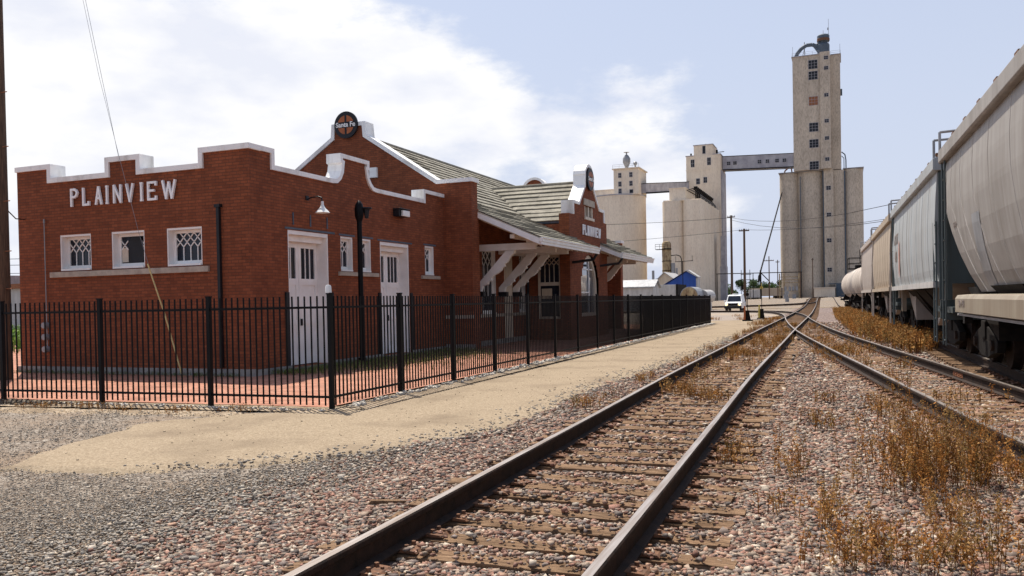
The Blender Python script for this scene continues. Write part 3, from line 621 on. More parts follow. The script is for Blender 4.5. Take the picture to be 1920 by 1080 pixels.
def roundel(xf, a, z, R, label, loc, rz_fn):
    root = thing('railway_emblem_sign', label, 'sign', loc)
    disc = lambda r, n=40: [(a+r*math.cos(2*PI*i/n), z+r*math.sin(2*PI*i/n)) for i in range(n)]
    m = MB(xf); m.prism(disc(R), -.12, -.05, 'y'); m.build('disc', MT['blackpipe'], root)
    m = MB(xf)
    for k in range(4):
        r = R*.70; off = R*.10; q0 = k*PI/2
        sx, sy = ((1, 1), (-1, 1), (-1, -1), (1, -1))[k]; x0 = R*.09; y0 = R*.22
        poly = [(a+sx*x0, z+sy*y0)]+[(a+sx*r*math.cos(q), z+sy*r*math.sin(q)) for q in np.linspace(math.asin(y0/r), math.acos(x0/r), 8)]
        m.prism(poly, -.128, -.119, 'y')
    m.build('coloured_quarter', MT['orange_enamel'], root)
    me = textmesh('Santa Fe', R*.50, .012, R*.012); bm_ = bmesh.new(); bm_.from_mesh(me)
    vs = [xf(a+v.co.x, -.135-v.co.z, z+v.co.y) for v in bm_.verts]; o = ORG[root.name]
    for v, p in zip(bm_.verts, vs): v.co = Vector(p)-o
    bm_.to_mesh(me); bm_.free(); me.materials.clear(); me.materials.append(MT['white'])
    t_ = bpy.data.objects.new('lettering', me); C.objects.link(t_); t_.parent = root
    return root
roundel(XG, -16.84, 8.24, .49, 'round black sign with orange quarters on top of the big brick gable', (-16.84, 26.2, 7.75), None)
roundel(XB, by, 7.08, .50, 'round dark sign seen edge on at the top of the ticket bay gable', (-10.5, by, 6.6), None)
# lamps and fittings of the low wing
t = thing('gooseneck_lamp', 'white bell shaded gooseneck lamp above the nearer freight door', 'lamp', (-12.98, 18.35, 4.4))
m = MB(); m.path([(-13.0, 18.25, 4.42), (-12.85, 18.25, 4.47), (-12.65, 18.25, 4.48), (-12.54, 18.25, 4.44), (-12.52, 18.25, 4.34)], .018, 8); m.box(-13.0, -12.97, 18.19, 18.31, 4.40, 4.52); m.build('arm', MT['blackpipe'], t)
m = MB(); m.lathe((-12.52, 18.25, 4.05), [(.001, .30), (.035, .30), (.04, .20), (.07, .13), (.15, .05), (.19, 0), (.175, 0), (.14, .05), (.06, .12), (.001, .16)], 24); m.build('lamp_shade', MT['plastic_white'], t, smooth=True)
t = thing('floodlight', 'small dark box floodlight with pale lens between the second door and the pier', 'floodlight', (-12.98, 23.0, 4.35))
m = MB(); m.box(-12.99, -12.78, 22.72, 23.30, 4.38, 4.60); m.box(-12.99, -12.70, 22.70, 23.32, 4.60, 4.63); m.build('housing', MT['blackpipe'], t, bev=.01)
m = MB(); m.box(-12.775, -12.70, 22.85, 23.28, 4.39, 4.57); m.build('lens', MT['plastic_white'], t, bev=.01)
t = thing('lamp_post', 'thick black post with a small lantern at its top beside the white freight doors', 'lamp post', (-12.45, 19.9, 0))
m = MB(); m.cyl((-12.45, 19.9, 0), (-12.45, 19.9, 4.25), .072, .072, 14); m.cyl((-12.45, 19.9, 0), (-12.45, 19.9, .18), .13, .12, 14)
m.lathe((-12.45, 19.9, 3.95), [(.072, 0), (.12, .16), (.13, .36), (.10, .48), (.05, .56), (.001, .6)], 14); m.build('post', MT['black'], t, smooth=True)
m = MB(); m.lathe((-12.30, 20.04, 4.05), [(.001, 0), (.05, 0), (.09, .24), (.16, .27), (.15, .30), (.001, .31)], 8); m.bar((-12.45, 19.9, 4.30), (-12.28, 20.06, 4.30), .05, .05); m.build('lantern', MT['blackpipe'], t)
t = thing('conduit_pipe', 'thin grey conduit with three round meters on the left of the front wall', 'conduit', (-19.67, 15.94, 0))
m = MB(); m.cyl((-19.67, 15.93, .55), (-19.67, 15.93, 4.0), .012, .012, 6); m.cyl((-19.67, 15.93, 3.98), (-19.67, 15.93, 4.08), .025, .02, 8); m.build('pipe', MT['grey_metal'], t)
for z in (1.26, .95, .63): m = MB(); m.cyl((-19.68, 15.96, z), (-19.68, 15.82, z), .085, .08, 16); m.build('meter', MT['grey_metal'], t, bev=.01)
o = MB(); o.cyl((-15.48, 17.3, 4.62), (-15.48, 17.3, 5.75), .008, .005, 6); tag(o.build('antenna', MT['grey_metal'], org=(-15.48, 17.3, 4.62)), 'thin whip antenna standing behind the low middle of the front parapet', 'antenna')
# guy wires and the tall pole at the left edge
t = thing('guy_wire', 'long thin wire with yellow guard slanting to the ground past the middle front window', 'guy wire', (-14.68, 15.5, 0))
gp = [(-19.4, 15.5, 16.5), (-18.1, 15.5, 11.4), (-17.55, 15.5, 9.3), (-17.12, 15.5, 7.49), (-16.88, 15.5, 6.67), (-16.49, 15.5, 5.32), (-15.97, 15.5, 3.59), (-15.66, 15.5, 2.71), (-15.18, 15.5, 1.5), (-14.68, 15.5, 0)]
m = MB(); m.path(gp, .0045, 5); m.build('wire', MT['grey_metal'], t)
m = MB(); m.path([(-15.68, 15.49, 2.74), (-15.18, 15.49, 1.5), (-14.68, 15.49, 0)], .018, 8); m.build('guard', MT['yellow'], t)
o = MB(); o.path([(-20.6, 17.5, 16), (-19.75, 17.5, 10.4), (-18.60, 17.5, 5.6), (-18.45, 17.5, 4.62)], .006, 5); tag(o.build('roof_wire', MT['grey_metal'], org=(-18.45, 17.5, 4.62)), 'thin wire running from the sky down behind the raised middle of the front parapet', 'wire')
t = thing('utility_pole', 'tall brown timber pole at the left edge, nearer than the brick front', 'utility pole', (-19.02, 14.08, 0))
m = MB(); m.cyl((-18.96, 14.08, -.3), (-18.86, 14.08, 17), .25, .19, 18); m.build('pole', MT['wood_pole'], t, smooth=True)
m = MB()
for z in (2.2, 3.1, 4.3, 5.6, 6.9): m.cyl((-18.8, 14.08, z), (-18.5, 14.08, z), .012, .012, 6)
m.build('step_bolt', MT['rust'], t)
o = MB(); o.path([(-18.75, 14.1, 4.6), (-19.35, 14.6, 4.22), (-19.9, 15.3, 4.05), (-20.70, 16.3, 4.15)], .014, 6); tag(o.build('service_cable', MT['black'], org=(-20.7, 16.3, 4.15)), 'black cable sagging from the left timber pole to the corner of the brick wall', 'cable')

# ================================================================== IRON FENCE
def fence(name, label, P0, P1, nb, flip=False):
    P0 = Vector((*P0, 0)); P1 = Vector((*P1, 0)); d = (P1-P0)/nb; e = d.normalized()
    t = thing(name, label, 'fence', tuple(P0))
    for i in range(nb+1):
        if i == 0 and flip: continue
        p = P0+d*i; m = MB(); h = 1.83+random.uniform(-.01, .01); s = .034
        m.box(p.x-s, p.x+s, p.y-s, p.y+s, 0, h); m.box(p.x-s-.008, p.x+s+.008, p.y-s-.008, p.y+s+.008, h, h+.02); m.build('post', MT['black'], t)
    for i in range(nb):
        a = P0+d*i; b = a+d; m = MB(); L_ = d.length; n = round(L_/.114)
        for k in range(1, n):
            q = a+d*(k/n); j = random.uniform(-.004, .004); m.box(q.x-.010, q.x+.010, q.y-.010, q.y+.010, .055+j, 1.80+j)
        for z in (.19, 1.62): m.bar(tuple(a+e*.045+Vector((0, 0, z))), tuple(b-e*.045+Vector((0, 0, z))), .032, .036)
        m.build('picket_panel', MT['black'], t)
    return t
fence('iron_fence', 'black iron picket fence running away beside the tan path', (-7.58, 11.19), (-7.97, 54.3), 19)
fence('iron_fence', 'black iron picket fence across the front of the brick building', (-7.58, 11.19), (-23.8, 10.35), 7, True)
m = MB(); m.lathe((-7.6, 11.19, 1.852), [(.001, .125), (.035, .12), (.045, .1), (.052, 0), (.046, 0), (.038, .09), (.001, .1)], 20); tag(m.build('plastic_cup', MT['plastic_white'], smooth=True, org=(-7.6, 11.19, 1.852)), 'white plastic cup upturned on the corner fence post', 'cup')

# ================================================================== GROUND, PATH, PAVING
def grid(xs, ys, zf):
    X, Y = np.meshgrid(xs, ys); Z = zf(X, Y); V = np.stack([X.ravel(), Y.ravel(), Z.ravel()], 1); n = len(xs); i = np.arange(len(ys)-1)[:, None]*n+np.arange(n-1)[None]
    i = i.ravel(); return V, np.stack([i, i+1, i+n+1, i+n], 1)
xs = np.unique(np.concatenate([np.linspace(-3000, -200, 12), np.linspace(-200, 80, 90), np.linspace(80, 3000, 14)]))
ys = np.unique(np.concatenate([np.linspace(-600, -20, 6), np.linspace(-20, 340, 91), np.linspace(340, 4500, 14)]))
V, F = grid(xs, ys, gh); g = npmesh('ground', V, F, MT['ground'], smooth=True); g['kind'] = 'structure'
def sheet(name, outline, z, mat, jag=.12, sub=.5, kind='structure', skirt=0):
    """flat sheet with a ragged edge"""
    pts = []
    for (a, b) in zip(outline, outline[1:]+outline[:1]):
        a = Vector(a); b = Vector(b); n = max(1, int((b-a).length/sub))
        for i in range(n):
            p = a+(b-a)*(i/n); far = min(1, 12/max(4, p.length)); pts.append((p.x+random.gauss(0, jag)*far, p.y+random.gauss(0, jag)*far))
    b_ = bmesh.new(); vs = [b_.verts.new((x, y, z)) for x, y in pts]; f_ = b_.faces.new(vs); bmesh.ops.triangulate(b_, faces=[f_], ngon_method='EAR_CLIP')
    if skirt:           # the sheet feathers down into the ground all round
        k = len(pts); ar = sum(pts[i][0]*pts[(i+1) % k][1]-pts[(i+1) % k][0]*pts[i][1] for i in range(k)); sg = 1 if ar > 0 else -1; ov_ = []
        for i in range(k):
            a = Vector(pts[(i-2) % k]); c_ = Vector(pts[(i+2) % k]); d = (c_-a).normalized(); q = Vector(pts[i])+Vector((d.y, -d.x))*sg*skirt*random.uniform(.5, 1.3); ov_.append(b_.verts.new((q.x, q.y, -.045)))
        for i in range(k): b_.faces.new((vs[i], vs[(i+1) % k], ov_[(i+1) % k], ov_[i]))
    bmesh.ops.recalc_face_normals(b_, faces=b_.faces)
    if b_.faces[:][0].normal.z < 0: bmesh.ops.reverse_faces(b_, faces=b_.faces[:])
    me = bpy.data.meshes.new(name); b_.to_mesh(me); b_.free(); me.materials.append(mat); o = bpy.data.objects.new(name, me); C.objects.link(o); o['kind'] = kind; return o
sheet('brick_paving', [(-7.75, 11.35), (-8.1, 54), (-26, 54), (-45, 40), (-45, 9.5)], .006, MT['paver'], .0, 500)
sheet('path', [(-8.3, 6.25), (-8.9, 7.6), (-9.35, 9.3), (-8.5, 10.4), (-7.25, 11.0), (-6.95, 12.0), (-7.15, 15), (-7.3, 25), (-7.55, 54.4), (-9.2, 60.5), (-6.8, 62.5), (-5.0, 62), (-4.55, 55), (-4.4, 40), (-4.25, 35), (-3.98, 24), (-4.25, 18), (-4.45, 15), (-4.25, 12.2), (-4.25, 10), (-4.9, 8.3), (-5.9, 7.2), (-7.0, 6.45)], .006, MT['path'], .045, .22, skirt=.22)
sheet('verge', [(-6.98, 11.4), (-7.0, 13), (-7.2, 20), (-7.6, 54.6), (-8.02, 54.6), (-7.66, 20), (-7.60, 11.4)], .010, MT['soil'], .02, .25, skirt=.10)
sheet('verge', [(-6.95, 11.32), (-7.62, 11.32), (-10.2, 11.14), (-12.4, 11.0), (-17, 10.8), (-30, 10.1), (-30, 9.0), (-17, 9.7), (-12, 10.35), (-9, 10.65), (-7.6, 10.72)], .006, MT['soil'], .03, .25, skirt=.55)
sheet('road', [(-60, 84), (-30, 62), (-9.5, 60), (-5.6, 64), (-5.0, 80), (-8, 100), (-14, 118), (-40, 118)], .008, groundmat('asphalt_road', [(0, (.20, .17, .15)), (.5, (.27, .23, .20)), (1, (.36, .31, .27))], 9, (.36, .28, .20), .12, .5, .62, b=.3), .3, 3)
sheet('dirt_road', [(-40, 122), (-8, 124), (8, 128), (10, 150), (-7, 150), (-40, 142)], .01, MT['path'], .5, 4)
def c1(y): return np.interp(y, [-4, 0, 4, 10, 16, 28, 40, 58, 75, 108, 160, 215, 250], [-1.86, -1.93, -2.0, -2.17, -2.36, -2.56, -2.78, -3.03, -3.30, -4.07, -5.3, -6.4, -4.5])
def c3(y): return 3.95-.0212*np.asarray(y)-sstep(50, 110, y)*1.1
sheet('ballast_bed', [(-3.9, -3), (-3.85, 5), (-3.8, 12), (-4.1, 16), (-4.0, 24), (-4.3, 36), (-4.6, 55), (-5.0, 62), (-5.3, 90), (-6.8, 140), (-3, 205), (6, 205), (12, 120), (12, -3)], -.026, MT['ballast'], .25, .5)

# ================================================================== TRACKS
def catmull(pts, n=10):
    P = [Vector(p) for p in pts]; P = [2*P[0]-P[1]]+P+[2*P[-1]-P[-2]]; r = []
    for i in range(1, len(P)-2):
        for k in range(n):
            t = k/n; a, b, c, d = P[i-1:i+3]; r.append(.5*((2*b)+(c-a)*t+(2*a-5*b+4*c-d)*t*t+(3*b-a-3*c+d)*t**3))
    return r+[P[-2]]
RP = [(-.07, 0), (.07, 0), (.07, .012), (.012, .03), (.012, .130), (.037, .145), (.038, .174), (.029, .186), (-.029, .186), (-.038, .174), (-.037, .145), (-.012, .130), (-.012, .03), (-.07, .012)]
def rail(root, pts, z0):
    """sweep the rail section along world points; polished running surface as second material"""
    n = len(RP); vs = []; fs = []; mi = []
    for i, p in enumerate(pts):
        d = (pts[min(i+1, len(pts)-1)]-pts[max(i-1, 0)]).normalized(); s = Vector((d.y, -d.x)); zz = z0+float(gh(p.x, p.y))+.035
        for (a, h) in RP: vs.append((p.x+s.x*a, p.y+s.y*a, zz+h))
    for i in range(len(pts)-1):
        for j in range(n): fs.append((i*n+j, (i+1)*n+j, (i+1)*n+(j+1) % n, i*n+(j+1) % n)); mi.append(1 if j == 7 else 0)
    m = MB(); m.add(vs, fs); m.m = mi; return m.build('rail', [MT['railside'], MT['railtop']], root)
def offs(pts, o):
    r_ = []
    for i, p in enumerate(pts):
        d = (pts[min(i+1, len(pts)-1)]-pts[max(i-1, 0)]).normalized(); r_.append(p+Vector((d.y, -d.x))*o)
    return r_
def tie_mesh(seed, plate=True):
    rg = random.Random(seed); b = bmesh.new(); L_, W_ = 1.28, .108
    nx = 14; ny = 3; idx = {}
    for i in range(nx+1):
        for j in range(ny+1):
            x = -L_+2*L_*i/nx; y = -W_+2*W_*j/ny; e = (j in (0, ny)) or (i in (0, nx))
            idx[i, j] = b.verts.new((x+rg.uniform(-.008, .008), y+(rg.uniform(-.012, .012) if e else 0), (-.012 if e else 0)+rg.uniform(-.006, .005)))
    for i in range(nx):
        for j in range(ny): b.faces.new((idx[i, j], idx[i+1, j], idx[i+1, j+1], idx[i, j+1]))
    ring = [idx[i, 0] for i in range(nx+1)]+[idx[nx, j] for j in range(1, ny+1)]+[idx[i, ny] for i in range(nx-1, -1, -1)]+[idx[0, j] for j in range(ny-1, 0, -1)]
    lowv = [b.verts.new((v.co.x*1.003, v.co.y*1.03, -.14)) for v in ring]
    for i in range(len(ring)): b.faces.new((ring[i], ring[(i+1) % len(ring)], lowv[(i+1) % len(ring)], lowv[i]))
    bmesh.ops.recalc_face_normals(b, faces=b.faces); me = bpy.data.meshes.new('tie'); b.to_mesh(me); b.free(); me.materials.append(MT['tie']); return me
TM = [tie_mesh(i) for i in range(8)]
m = MB(); m.prism([(-.19, 0), (-.17, .016), (-.075, .022), (.075, .022), (.17, .016), (.19, 0)], -.09, .09, 'y')
for sx in (-1, 1):
    for sy in (-.05, .05): m.cyl((sx*.10, sy, .015), (sx*.10, sy, .045), .016, .016, 6)
    m.cyl((sx*.15, .03, .012), (sx*.15, .03, .03), .012, .012, 6)
po = m.build('plate_pattern', MT['plate']); PM = po.data; bpy.data.objects.remove(po)
mkd = MB(); mkd.box(-.03, .03, -.022, .022, 0, .06); mkd.box(-.045, .045, -.03, .03, .03, .045); po = mkd.build('anchor_pattern', MT['railside']); AM = po.data; bpy.data.objects.remove(po)
TIES = {}
def track(name, label, cpts, z0, s0, s1, spacing=.435, nmax=98, ztie=.043, right=None, rails=True):
    root = thing(name, label, 'railway track', (cpts[0].x, cpts[0].y, 0))
    rail(root, offs(cpts, -.755), z0); rail(root, offs(cpts, .755), z0)
    # arc length table
    S = [0]
    for a, b in zip(cpts[:-1], cpts[1:]): S.append(S[-1]+(b-a).length)
    def at(s):
        i = max(0, min(len(S)-2, int(np.searchsorted(S, s)-1))); t = (s-S[i])/(S[i+1]-S[i]); p = cpts[i].lerp(cpts[i+1], t); d = (cpts[i+1]-cpts[i]).normalized(); return p, d
    s = s0; n = 0; o = ORG[root.name]; rest = MB(); TIES[len(TIES)] = []
    while s < min(s1, S[-1]-.1):
        p, d = at(s); ang = math.atan2(d.y, d.x)-PI/2+random.gauss(0, .022); sh = random.gauss(.02, .06); z = ztie+random.uniform(-.012, .006)
        TIES[len(TIES)-1].append(p.y)
        if n < nmax:
            t = bpy.data.objects.new('tie', TM[random.randrange(8)]); C.objects.link(t); t.parent = root; t.location = (p.x-o.x+d.y*sh, p.y-o.y-d.x*sh, z); t.rotation_euler = (random.gauss(0, .012), random.gauss(0, .004), ang)
            if math.hypot(p.x, p.y) < 26:
                for sx in (-.755, .755):
                    q = bpy.data.objects.new('tie_plate', PM); C.objects.link(q); q.parent = t; q.location = (sx-sh, 0, .003)
        else:
            px_ = Vector((d.y, -d.x)); a = Vector((p.x, p.y, z+float(gh(p.x, p.y))-.07))
            a.z += .035; rest.bar(tuple(a-Vector((*px_, 0))*1.28), tuple(a+Vector((*px_, 0))*1.28), .21, .14)
        s += spacing+random.gauss(0, .035); n += 1
    if rest.v: r_ = rest.build('tie', MT['tie'], root); r_['kind'] = 'stuff'
    return root, at
p1 = [Vector((float(c1(y)), y)) for y in list(np.arange(-4, 60, 1.5))+list(np.arange(60, 250, 5))]
# smooth the centre line
for _ in range(3): p1 = [p1[0]]+[(p1[i-1]+2*p1[i]+p1[i+1])/4 for i in range(1, len(p1)-1)]+[p1[-1]]
track('railroad_track', 'main straight track with polished rails running from the foreground to the tall elevator', p1, .034, 1.2, 230, ztie=.026)
p2 = catmull([(4.3, -2), (3.25, 4), (2.36, 9), (1.75, 13.5), (1.24, 17.5), (.22, 25.5), (-.95, 35.5), (-1.85, 45), (-2.65, 55), (-3.35, 65), (-4.3, 75), (-5.8, 84.5), (-8.5, 91), (-13, 94.5), (-22, 97), (-40, 99)], 8)
track('railroad_track', 'crossover track curving from the right foreground across the main track', p2, .036, 3, 60, nmax=90, ztie=.012)
p3 = [Vector((float(c3(y)), y)) for y in np.arange(-8, 230, 4)]
track('railroad_track', 'track under the parked freight train', p3, .085, 2, 120, nmax=60, ztie=.07)
p4 = catmull([(-60, 118), (-40, 127), (-26, 133), (-15, 139), (-6.5, 150), (-5.6, 170), (-6.2, 190)], 8)
track('railroad_track', 'distant siding curving in from the left before the elevators', p4, .036, 0, 120, nmax=0, ztie=.02)
# bolted joints: fish plates on the rails of the crossover
def fish(x, y, ang, label, z=.10):
    m = MB(); m.box(-.028, -.014, -.33, .33, z-.02, z+.06); m.box(.014, .028, -.33, .33, z-.02, z+.06)
    for k in (-.25, -.1, .1, .25): m.cyl((-.05, k, z+.02), (.05, k, z+.02), .016, .016, 6)
    o = m.build('rail_joint', MT['rust']); o.location = (x, y, 0); o.rotation_euler = (0, 0, ang); tag(o, label, 'rail joint')
fish(.62+.0, 17.15, .13, 'rusty bolted joint bar on the near rail of the crossover'); fish(2.0, 17.6, .12, 'rusty bolted joint bar on the far rail of the crossover, close to the train')
# switch stands
def sstand(x, y, label, col, h=1.7):
    t = thing('switch_stand', label, 'switch stand', (x, y, 0))
    m = MB(); m.box(x-.35, x+.35, y-.15, y+.15, 0, .1); m.box(x-.12, x+.12, y-.12, y+.12, .1, .75); m.prism([(x-.2, .1), (x+.2, .1), (x+.1, .7), (x-.1, .7)], y-.05, y+.05); m.build('base', MT['darkmetal'], t)
    m = MB(); m.prism([(x-.26, .1), (x-.12, .1), (x-.12, 1.05), (x-.22, 1.05)], y-.2, y-.125); m.build('lever', MT[col], t, bev=.01)
    m = MB(); m.cyl((x, y, .75), (x, y, h), .025, .025, 8); m.build('mast', MT['darkmetal'], t)
    m = MB(); m.cyl((x, y-.02, h-.05), (x, y+.02, h-.05), .12, .12, 12); m.box(x-.02, x+.02, y-.1, y+.1, h+.05, h+.3); m.build('target', MT['yellowgreen'] if col == 'yellowgreen' else MT['darkmetal'], t)
sstand(-6.22, 59.7, 'dark switch stand with orange lever right of the fence end', 'orange_enamel', 1.9); sstand(-5.75, 65.2, 'switch stand with yellow lever left of the main track', 'yellowgreen', 2.4)

# ================================================================== BALLAST STONES
KIND = []
BV = np.array([(x, y, z) for x in (-1, 1) for y in (-1, 1) for z in (-1, 1)], float)*.72
IF = np.array([(0, 1, 3), (0, 3, 2), (4, 6, 7), (4, 7, 5), (0, 4, 5), (0, 5, 1), (2, 3, 7), (2, 7, 6), (0, 2, 6), (0, 6, 4), (1, 5, 7), (1, 7, 3)]); IV = BV
for i in range(14):
    v = BV*(1+rng.uniform(-.55, .30, (8, 3))); v *= np.array([rng.uniform(1, 1.7), rng.uniform(.6, 1.05), rng.uniform(.4, .75)]); KIND.append(v)
KIND = np.array(KIND)
def scatter(name, x, y, z, s, col, label_mat):
    n = len(x); k = rng.integers(0, 14, n); a = rng.uniform(0, 2*PI, n); ti = rng.normal(0, .35, n)
    v = KIND[k]*s[:, None, None]; ct, st = np.cos(ti)[:, None], np.sin(ti)[:, None]
    vy = v[:, :, 1]*ct-v[:, :, 2]*st; vz = v[:, :, 1]*st+v[:, :, 2]*ct; ca, sa = np.cos(a)[:, None], np.sin(a)[:, None]
    X = v[:, :, 0]*ca-vy*sa+x[:, None]; Y = v[:, :, 0]*sa+vy*ca+y[:, None]; Z = vz+z[:, None]
    VV = np.stack([X, Y, Z], 2).reshape(-1, 3); FF = (IF[None]+(np.arange(n)*len(IV))[:, None, None]).reshape(-1, 3)
    o = npmesh(name, VV, FF, label_mat, np.repeat(col, len(IF), 0)); o['kind'] = 'stuff'; return o
p2x = np.array([p.x for p in p2]); p2y = np.array([p.y for p in p2]); o2 = np.argsort(p2y[:60])
def d_rail(x, y):
    d = np.full(len(x), 9.)
    for s in (-.755, .755):
        d = np.minimum(d, abs(x-c1(y)-s)); d = np.minimum(d, abs(x-np.interp(y, p2y, p2x)-s)*.99); d = np.minimum(d, abs(x-c3(y)-s))
    return d
def in_path(x, y):
    e = np.interp(y, [0, 6.2, 7.2, 8.3, 10, 12.2, 15, 18, 24, 35, 55], [-8.3, -7.0, -5.9, -4.9, -4.25, -4.25, -4.45, -4.25, -3.98, -4.25, -4.5])
    le = np.interp(y, [0, 6.2, 7.6, 9.3, 10.4, 11, 12, 55], [-8.3, -8.3, -8.9, -9.35, -8.5, -7.4, -6.95, -7.5]); return (x < e) & (x > le) & (y > 6.2)
PINK = .76*np.array([.98, .985, .92])*np.array([[.42, .255, .205], [.36, .205, .165], [.30, .235, .215], [.48, .36, .295], [.17, .14, .135], [.40, .31, .26], [.33, .175, .14], [.60, .51, .44], [.24, .19, .18], [.46, .29, .22]])
GREY = .80*np.array([[.37, .335, .295], [.43, .38, .32], [.31, .285, .25], [.50, .44, .365], [.40, .31, .23], [.27, .245, .22], [.36, .32, .275], [.42, .34, .26]])
def region(n, y0, y1, s0, s1, far=False):
    y = rng.uniform(y0, y1, n); hw = .62*y+1.5
    # visible wedge, camera looks 21.8 degrees left of +y
    d = rng.uniform(y0, y1, n)**1.; lat = rng.uniform(-.66, .66, n)*d; x = -.3708*d+.9287*lat; y = .9287*d+.3708*lat
    dl = c1(y)-x; pink = (rng.uniform(0, 1, n) > sstep(1.7, 3.3, dl)) | (x > c1(y)+1); big = 1-.60*sstep(1.5, 4.4, dl)
    keep = ~in_path(x+rng.normal(0, .06, n), y) & (y < np.where(x < -7.5, 10.6, 999)) & (x < 8)
    keep &= ~((x > -4.3) & (x < c1(y)-1.75) & False)
    dr = d_rail(x, y); keep &= dr > .085
    ontie1 = (abs(x-c1(y)) < 1.25); ty = np.array(TIES[0]); j_ = np.clip(np.searchsorted(ty, y), 1, len(ty)-1); dt_ = np.minimum(abs(y-ty[j_-1]), abs(y-ty[j_])); tie_on = ontie1 & (dt_ < .115)
    keep &= ~(tie_on & (rng.uniform(0, 1, n) < .90))
    patch = np.clip(1.6*np.sin(x*.75+1.3*np.sin(y*.8)+.5)*np.sin(y*.9+x*.5+1.2*np.sin(x*1.7)), -1, 1); keep &= (dl < 2.2) | (rng.uniform(0, 1, n) < .62+.40*patch)
    x, y, pink, big = x[keep], y[keep], pink[keep], big[keep]; n = len(x)
    s = rng.uniform(s0, s1, n)*rng.choice([.6, .8, 1, 1.2], n)*big; s *= np.where(rng.uniform(0, 1, n) < .03, 1.6, 1)
    col = np.where(pink[:, None], PINK[rng.integers(0, len(PINK), n)], GREY[rng.integers(0, len(GREY), n)]*.97)*rng.uniform(.66, 1.22, (n, 1))
    tie_on = tie_on[keep]; z = np.where(tie_on, .030, -.024)+s*.25+rng.uniform(-.002, .016, n); return x, y, z, s, col
def cat(*a): return [np.concatenate(q) for q in zip(*a)]
X_ = cat(region(150000, 4.2, 10, .010, .025), region(95000, 9.5, 17, .014, .031), region(46000, 16, 28, .024, .044), region(22000, 27, 52, .04, .07))
scatter('ballast_stones', X_[0], X_[1], X_[2], X_[3], X_[4], MT['stones'])
# concrete crumbs along the foot of the fence and pebbles on the path
n = 900; yy = rng.uniform(11.4, 54, n); xx = -7.58-(yy-11.2)*.009+rng.normal(.14, .07, n); ss = rng.uniform(.015, .06, n)*(1+yy/60)
xf_ = rng.uniform(-15, -7.5, 260); yf_ = 11.05+(xf_+7.6)*.05-rng.uniform(.02, .25, 260)
scatter('concrete_crumbs', np.concatenate([xx, xf_]), np.concatenate([yy, yf_]), np.full(n+260, .018), np.concatenate([ss, rng.uniform(.012, .035, 260)]), np.array([.50, .46, .40])*rng.uniform(.6, 1.3, (n+260, 1)), MT['stones'])
n = 2400; q_ = rng.uniform(.015, 1, n)**1.15; yy = 6.3+q_*30; ex_ = np.interp(yy, [6.2, 7.2, 8.3, 10, 12.2, 15, 18, 24, 35, 55], [-7.0, -5.9, -4.9, -4.25, -4.25, -4.45, -4.25, -3.98, -4.25, -4.5])+rng.normal(.0, .26, n)
scatter('loose_gravel', ex_, yy, np.full(n, .008), rng.uniform(.006, .02, n)*(1+yy/40), GREY[rng.integers(0, len(GREY), n)]*rng.uniform(.7, 1.1, (n, 1)), MT['stones'])
n = 800; yy = rng.uniform(6.5, 40, n); xx = rng.uniform(-9.2, -4.1, n); k = in_path(xx, yy)
scatter('path_pebbles', xx[k], yy[k], np.full(k.sum(), .010), rng.uniform(.003, .016, k.sum()), np.array([.34, .27, .19])*rng.uniform(.5, 1.5, (k.sum(), 1)), MT['stones'])
for i, (x, y, a, l) in enumerate(((.55, 11.6, 1.5, .34), (1.28, 6.9, .2, .17), (-3.55, 6.0, .5, .16))):
    m = MB(); m.prism([(-l, 0), (l*.9, .004), (l, .03), (-l*.8, .035)], -.03, .03, 'y'); o = m.build('wood_scrap', MT['plate'] if i == 1 else MT['tie']); o.location = (x, y, -.01); o.rotation_euler = (0, .03, a)
    tag(o, ('dark broken piece of timber on the ballast between the two tracks', 'small rusty scrap lying in the ballast at right foreground', 'small splinter of old tie left of the main track')[i], 'scrap')

